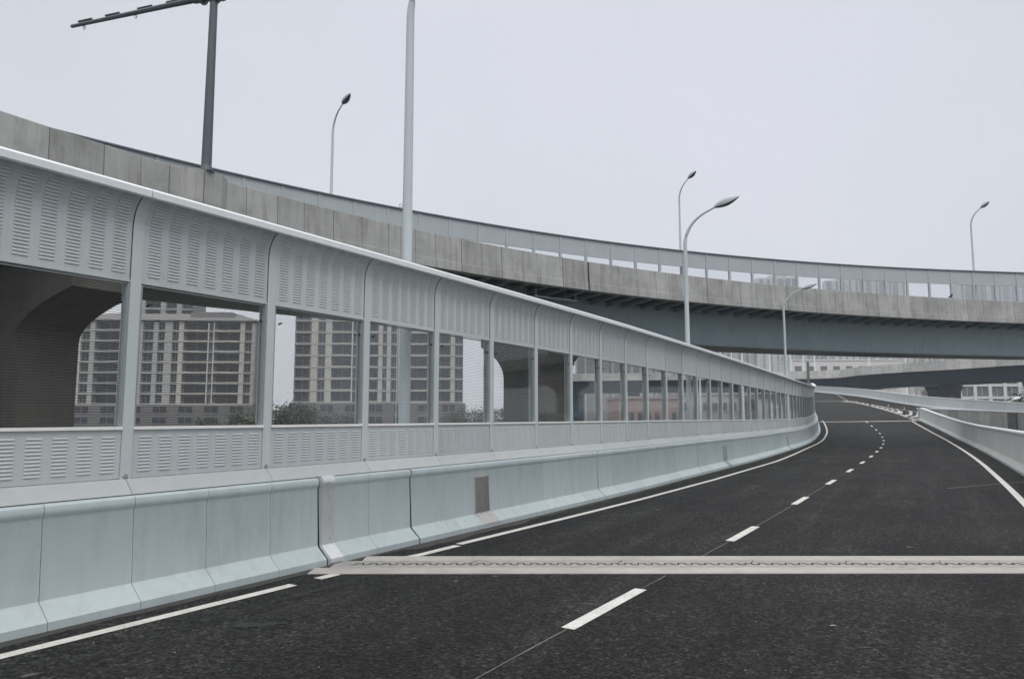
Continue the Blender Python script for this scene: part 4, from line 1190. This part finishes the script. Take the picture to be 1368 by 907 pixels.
# white low building left of the lower bridge
def low_building(name, u0, u1, d, vtop, label, wall, nwin, wz, wh, bands=None, cat='building'):
    x0, x1 = (u0 - 684) / 970 * d, (u1 - 684) / 970 * d
    zt = 2.08 + (557 - vtop) / 970 * d; H = zt + 9; w = (x1 - x0) / 2
    r = empty(name, ((x0 + x1) / 2, d, -9), 0, label, cat)
    build('wall', MB().box((-w, 0, 0), (w, 14, H)), wall, r)
    build('roof_edge', MB().box((-w - .2, -.3, H), (w + .2, 14.3, H + .45)), wall, r)
    for z_, h_ in wz:
        for i in range(nwin):
            a = -w + 2 * w * (i + .25) / nwin; b = -w + 2 * w * (i + .78) / nwin
            f = build('window', MB().box((a, -.05, H - z_), (b, -.01, H - z_ + h_)), M['towerwin'], r)
            build('sill', MB().box((a - .1, -.22, H - z_ - .18), (b + .1, -.012, H - z_ - .02)), wall, f)
    return r, w, H
low_building('office_building', 1058, 1212, 290, 482, 'long white low building with square dark windows behind the lower bridge', M['whitewall'], 9, ((5.2, 3.0), (10.0, 3.0)), 0)
# white framed building under the lower bridge
d = 205; x0, x1 = (1262 - 684) / 970 * d, (1362 - 684) / 970 * d
fb = empty('office_building', ((x0 + x1) / 2, d, -9), 0, label='white concrete frame building with grey glazing between the dark bridge piers', cat='building')
w = (x1 - x0) / 2; H = 23.5
build('wall', MB().box((-w, .6, 0), (w, 12, H)), M['greywall'], fb)
for i in range(6):
    a = -w + 2 * w * i / 5; build('column', MB().box((a - .45, 0, 0), (a + .45, .75, H)), M['whitewall'], fb)
for z in (2.5, 6, 9.5, 13, 16.5, 20, 23.2):
    build('floor_band', MB().box((-w, .12, z - .35), (w, .70, z + .35)), M['whitewall'], fb)
for i in range(5):
    for z in (2.5, 6, 9.5, 13, 16.5, 20):
        a = -w + 2 * w * i / 5 + .7; b = -w + 2 * w * (i + 1) / 5 - .7
        f = build('window', MB().box((a, .50, z + .45), (b, .58, z + 3.1)), M['towerwin'], fb)
        build('mullion', MB().box(((a + b) / 2 - .08, .4, z + .45), ((a + b) / 2 + .08, .5, z + 3.1)), M['greypier'], f)
low_building('shop_building', 826, 905, 120, 533, 'low pinkish building glimpsed through the narrow far panes', M['pinkwall'], 7, ((4.2, 2.0),), 0)
low_building('shop_building', 910, 1010, 175, 528, 'low grey building glimpsed through the narrowest panes near the wall end', M['greypier'], 8, ((3.6, 1.8),), 0)

# ramp stub seen below the lower bridge
rs = empty('retaining_wall', (110, 230, -9), label='pale sloping concrete ramp end below the lower bridge girder', cat='retaining wall')
d = 232; P = lambda u, v, dd=0: ((u - 684) / 970 * (d + dd), d + dd, 2.08 + (557 - v) / 970 * d)
mb = MB(); f_ = [P(1140, 521.5), P(1200, 517.5), P(1207, 530), P(1140, 545)]; b_ = [(x + .5, y + 4, z) for x, y, z in f_]
mb.rings([f_, b_]); build('wall', mb, M['conc_far'], rs, world=True)
mb = MB(); f_ = [P(1138, 520.2), P(1203, 515.6), P(1203, 517.2), P(1138, 521.4)]; f_ = [(x, y - .25, z) for x, y, z in f_]; b_ = [(x + .5, y + 4.6, z) for x, y, z in f_]
mb.rings([f_, b_]); build('coping', mb, M['pinkwall'], rs, world=True)

# ------------------------------------------------------------------ far lamps and mast
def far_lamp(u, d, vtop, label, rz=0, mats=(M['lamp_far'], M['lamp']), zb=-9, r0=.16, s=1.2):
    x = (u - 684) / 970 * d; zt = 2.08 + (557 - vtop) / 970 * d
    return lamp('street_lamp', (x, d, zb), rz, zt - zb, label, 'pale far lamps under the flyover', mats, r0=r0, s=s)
far_lamp(935, 96, 455, 'far pale lamp whose curved head just clears the noise wall cap', 0, s=1.4)
for i, (u, d, v) in enumerate(((963, 118, 430), (978, 130, 425), (992, 112, 420), (1029, 225, 425), (1057, 235, 415), (1074, 240, 425), (1089, 250, 424), (1162, 262, 430), (1211, 252, 432), (1284, 245, 430))):
    far_lamp(u, d, v, ['thin white pole leftmost under the flyover girder', 'thin white pole just right of the leftmost one', 'thin white pole in front of the brown grey tower gap', 'thin white pole left of the slim street lamp', 'thin white pole just right of the slim street lamp', 'thin white pole above the white office building left end', 'thin white pole beside the short dark post', 'thin white pole rising behind the middle of the white office', 'thin white pole at the right end of the white office', 'thin white pole over the right part of the lower bridge'][i], .2 * i, s=1.3, r0=.17 if d < 200 else .3)
far_lamp(1337, 112, 529, 'white curved lamp in front of the shrub under the lower bridge', 0, s=1.3, r0=.15)
x, d = (531.5 - 684) / 970 * 62, 62
ms = empty('antenna_mast', (x, d, -9), label='tiny metal frame mast peeking over the flyover noise wall', cat='mast')
zt = 2.08 + (557 - 268) / 970 * d * 1.005
mb = MB()
for dx in (-.11, .11): mb.tube([(dx, 0, 0), (dx, 0, zt + 9)], .035, 6)
build('frame', mb, M['lamp'], ms)
mb = MB()
z = zt + 9 - .05
for i in range(60): mb.tube([(-.11, 0, z - i * .27), (.11, 0, z - i * .27)], .03, 6)
build('rung', mb, M['lamp'], ms)

# ------------------------------------------------------------------ trees
def tree_meshes(seed, h, spread, mat):
    rnd = random.Random(seed); mb = MB()
    mb.tube([(0, 0, 0), (.1, 0, h * .3), (.0, .1, h * .55), (0, 0, h * .9)], [.22, .17, .11, .03], 8)
    limbs = []
    for i in range(9):
        z = h * rnd.uniform(.28, .75); a = rnd.uniform(0, 6.28); L = spread * rnd.uniform(.5, .95)
        e = Vector((math.cos(a) * L, math.sin(a) * L, z + L * rnd.uniform(.35, .8))); limbs.append(e)
        mb.tube([(0, 0, z), Vector((0, 0, z)).lerp(e, .5) + Vector((0, 0, .2)), e], [.09, .06, .02], 5)
    tr = mb.mesh('trunk', M['trunk'], 50)
    mb = MB()
    cl = [(e, spread * rnd.uniform(.28, .5)) for e in limbs] + [(Vector((rnd.gauss(0, spread * .3), rnd.gauss(0, spread * .3), h * rnd.uniform(.45, .95))), spread * rnd.uniform(.3, .5)) for _ in range(12)]
    for c_, r_ in cl:
        for _ in range(110):
            p = c_ + Vector((rnd.gauss(0, 1), rnd.gauss(0, 1), rnd.gauss(0, .8))) * r_ * .55
            a = Vector((rnd.gauss(0, 1), rnd.gauss(0, 1), rnd.gauss(0, .6))).normalized() * rnd.uniform(.12, .24); b = a.orthogonal().normalized() * rnd.uniform(.07, .14)
            b.rotate(Matrix.Rotation(rnd.uniform(0, 6.28), 3, a.normalized()))
            mb.add([p - a, p + b, p + a, p - b], [(0, 1, 2, 3)])
    return tr, mb.mesh('crown', mat)
TM = [tree_meshes(3, 9.5, 3.2, M['leaf_a']), tree_meshes(8, 8.2, 3.6, M['leaf_b']), tree_meshes(15, 10.5, 3.0, M['leaf_a'])]
def tree(u, d, vtop, k, label, grp='trees below the noise wall'):
    hh = (9.5, 8.2, 10.5)[k]
    zt = 2.08 + (557 - vtop) / 970 * d; sc_ = (zt + 9) / (hh * 1.02)
    r = empty('tree', ((u - 684) / 970 * d, d, -9), random.uniform(0, 6), label, 'tree', grp)
    put('trunk', TM[k][0], r, scale=(sc_,) * 3); put('crown', TM[k][1], r, scale=(sc_,) * 3)
tl = [(372, 120, 543, 1, 'pale leafy tree at the left edge of the third pane'), (386, 128, 541, 0, 'dark green tree beside the beige block in the third pane'), (402, 120, 541, 2, 'low dark tree at the foot of the beige block, left part'), (425, 130, 546, 0, 'low dark tree at the foot of the beige block, middle'), (454, 128, 549, 2, 'low dark tree at the foot of the beige block, right part'),
      (318, 140, 552, 0, 'low tree at the foot of the hip roofed block, right side'), (335, 146, 553, 1, 'pale tree right of the hip roofed block'), (285, 150, 556, 2, 'low tree at the foot of the hip roofed block, middle'), (622, 130, 549, 0, 'dark tree at the right side of the fifth pane'), (636, 150, 545, 2, 'tree nearest the post at the right of the fifth pane'), (648, 190, 548, 1, 'pale distant tree left of the second pier'), (668, 160, 546, 0, 'tree glimpsed just left of the second pier shaft'), (606, 170, 556, 1, 'pale low tree right of the beige block'),
      (1347, 128, 529, 0, 'dark shrubby tree behind the white curved lamp under the lower bridge'), (1356, 136, 532, 2, 'dark shrubby tree against the right bridge pier')]
for a in tl: tree(*a)
rb = random.Random(5)

# ------------------------------------------------------------------ ground
mb = MB()
n = 24; ext = 1500
vs = [(-ext + 2 * ext * i / n, -ext + 2 * ext * j / n, -9.0) for j in range(n + 1) for i in range(n + 1)]
mb.add(vs, [(j * (n + 1) + i, j * (n + 1) + i + 1, (j + 1) * (n + 1) + i + 1, (j + 1) * (n + 1) + i) for j in range(n) for i in range(n)])
gr_ = build('ground', mb, M['ground']); tag(gr_, 'flat dull ground far below the elevated ramps', 'ground', kind='structure')
# haze
mb = MB().box((-1600, -1600, -10.0), (1600, 1600, 250.0))
hm = bpy.data.materials.new('haze_air'); hm.use_nodes = True
n_ = hm.node_tree.nodes; l_ = hm.node_tree.links
n_.remove(n_['Principled BSDF'])
pv = n_.new('ShaderNodeVolumePrincipled'); pv.inputs['Density'].default_value = .0004; pv.inputs['Color'].default_value = (.93, .95, .98, 1); pv.inputs['Anisotropy'].default_value = .0
l_.new(pv.outputs[0], n_['Material Output'].inputs['Volume'])
hz = build('haze', mb, hm); tag(hz, 'pale grey misty air that fades the far towers', 'haze', kind='stuff')

# ------------------------------------------------------------------ light, sky, camera
SUN_EL, SUN_AZ = R(50), R(165)     # azimuth clockwise from +Y (behind and to the right of the viewer)
w_ = bpy.data.worlds.new('World'); sc.world = w_; w_.use_nodes = True
n = w_.node_tree.nodes; l = w_.node_tree.links
bg = n['Background']
sky = n.new('ShaderNodeTexSky'); sky.sky_type = 'NISHITA'; sky.sun_disc = False
sky.sun_elevation = SUN_EL; sky.sun_rotation = SUN_AZ; sky.air_density = 1.0; sky.dust_density = 3.0
hs = n.new('ShaderNodeHueSaturation'); hs.inputs['Saturation'].default_value = .25; l.new(sky.outputs[0], hs.inputs['Color'])
tc = n.new('ShaderNodeTexCoord')
no = n.new('ShaderNodeTexNoise'); no.inputs['Scale'].default_value = 1.3; no.inputs['Detail'].default_value = 3; l.new(tc.outputs['Generated'], no.inputs['Vector'])
cr = n.new('ShaderNodeValToRGB'); cr.color_ramp.elements[0].position = .3; cr.color_ramp.elements[0].color = (5.2, 5.65, 6.1, 1); cr.color_ramp.elements[1].position = .7; cr.color_ramp.elements[1].color = (6.35, 6.5, 7.3, 1)
l.new(no.outputs['Fac'], cr.inputs['Fac'])
mx = n.new('ShaderNodeMix'); mx.data_type = 'RGBA'; mx.inputs[0].default_value = .85
l.new(hs.outputs[0], mx.inputs[6]); l.new(cr.outputs[0], mx.inputs[7])
# an overcast sky is about twice as bright overhead as near the horizon
sx = n.new('ShaderNodeSeparateXYZ'); l.new(tc.outputs['Generated'], sx.inputs[0])
mr = n.new('ShaderNodeMapRange'); mr.interpolation_type = 'SMOOTHSTEP'
mr.inputs['From Min'].default_value = .50; mr.inputs['From Max'].default_value = 1.0; mr.inputs['To Min'].default_value = 0.0; mr.inputs['To Max'].default_value = 1.0
l.new(sx.outputs[2], mr.inputs['Value'])
vm = n.new('ShaderNodeMix'); vm.data_type = 'RGBA'; vm.blend_type = 'MIX'
vm.inputs[7].default_value = (15.2, 15.2, 15.1, 1)
l.new(mr.outputs[0], vm.inputs[0]); l.new(mx.outputs[2], vm.inputs[6])
l.new(vm.outputs[2], bg.inputs['Color']); bg.inputs['Strength'].default_value = .10
sd = bpy.data.lights.new('sun', 'SUN'); sd.energy = .8; sd.angle = R(25); sd.color = (1, .97, .93)
so = bpy.data.objects.new('sun', sd); COL.objects.link(so)
dv = Vector((math.sin(SUN_AZ) * math.cos(SUN_EL), math.cos(SUN_AZ) * math.cos(SUN_EL), math.sin(SUN_EL)))
so.rotation_euler = dv.to_track_quat('Z', 'Y').to_euler(); so.location = (0, 0, 60)
cam = bpy.data.cameras.new('camera'); co = bpy.data.objects.new('camera', cam); COL.objects.link(co); sc.camera = co
cam.sensor_width = 36; cam.lens = 970 / 1368 * 36; cam.clip_start = .1; cam.clip_end = 6000
co.location = (0, 0, 2.076); co.rotation_euler = (R(90 + 6.09), 0, 0)
sc.view_settings.view_transform = 'Standard'; sc.view_settings.look = 'None'; sc.view_settings.exposure = .33; sc.view_settings.gamma = 1
sc.cycles.use_denoising = True
sc.cycles.max_bounces = 8; sc.cycles.diffuse_bounces = 3; sc.cycles.glossy_bounces = 3; sc.cycles.transparent_max_bounces = 16; sc.cycles.volume_bounces = 1
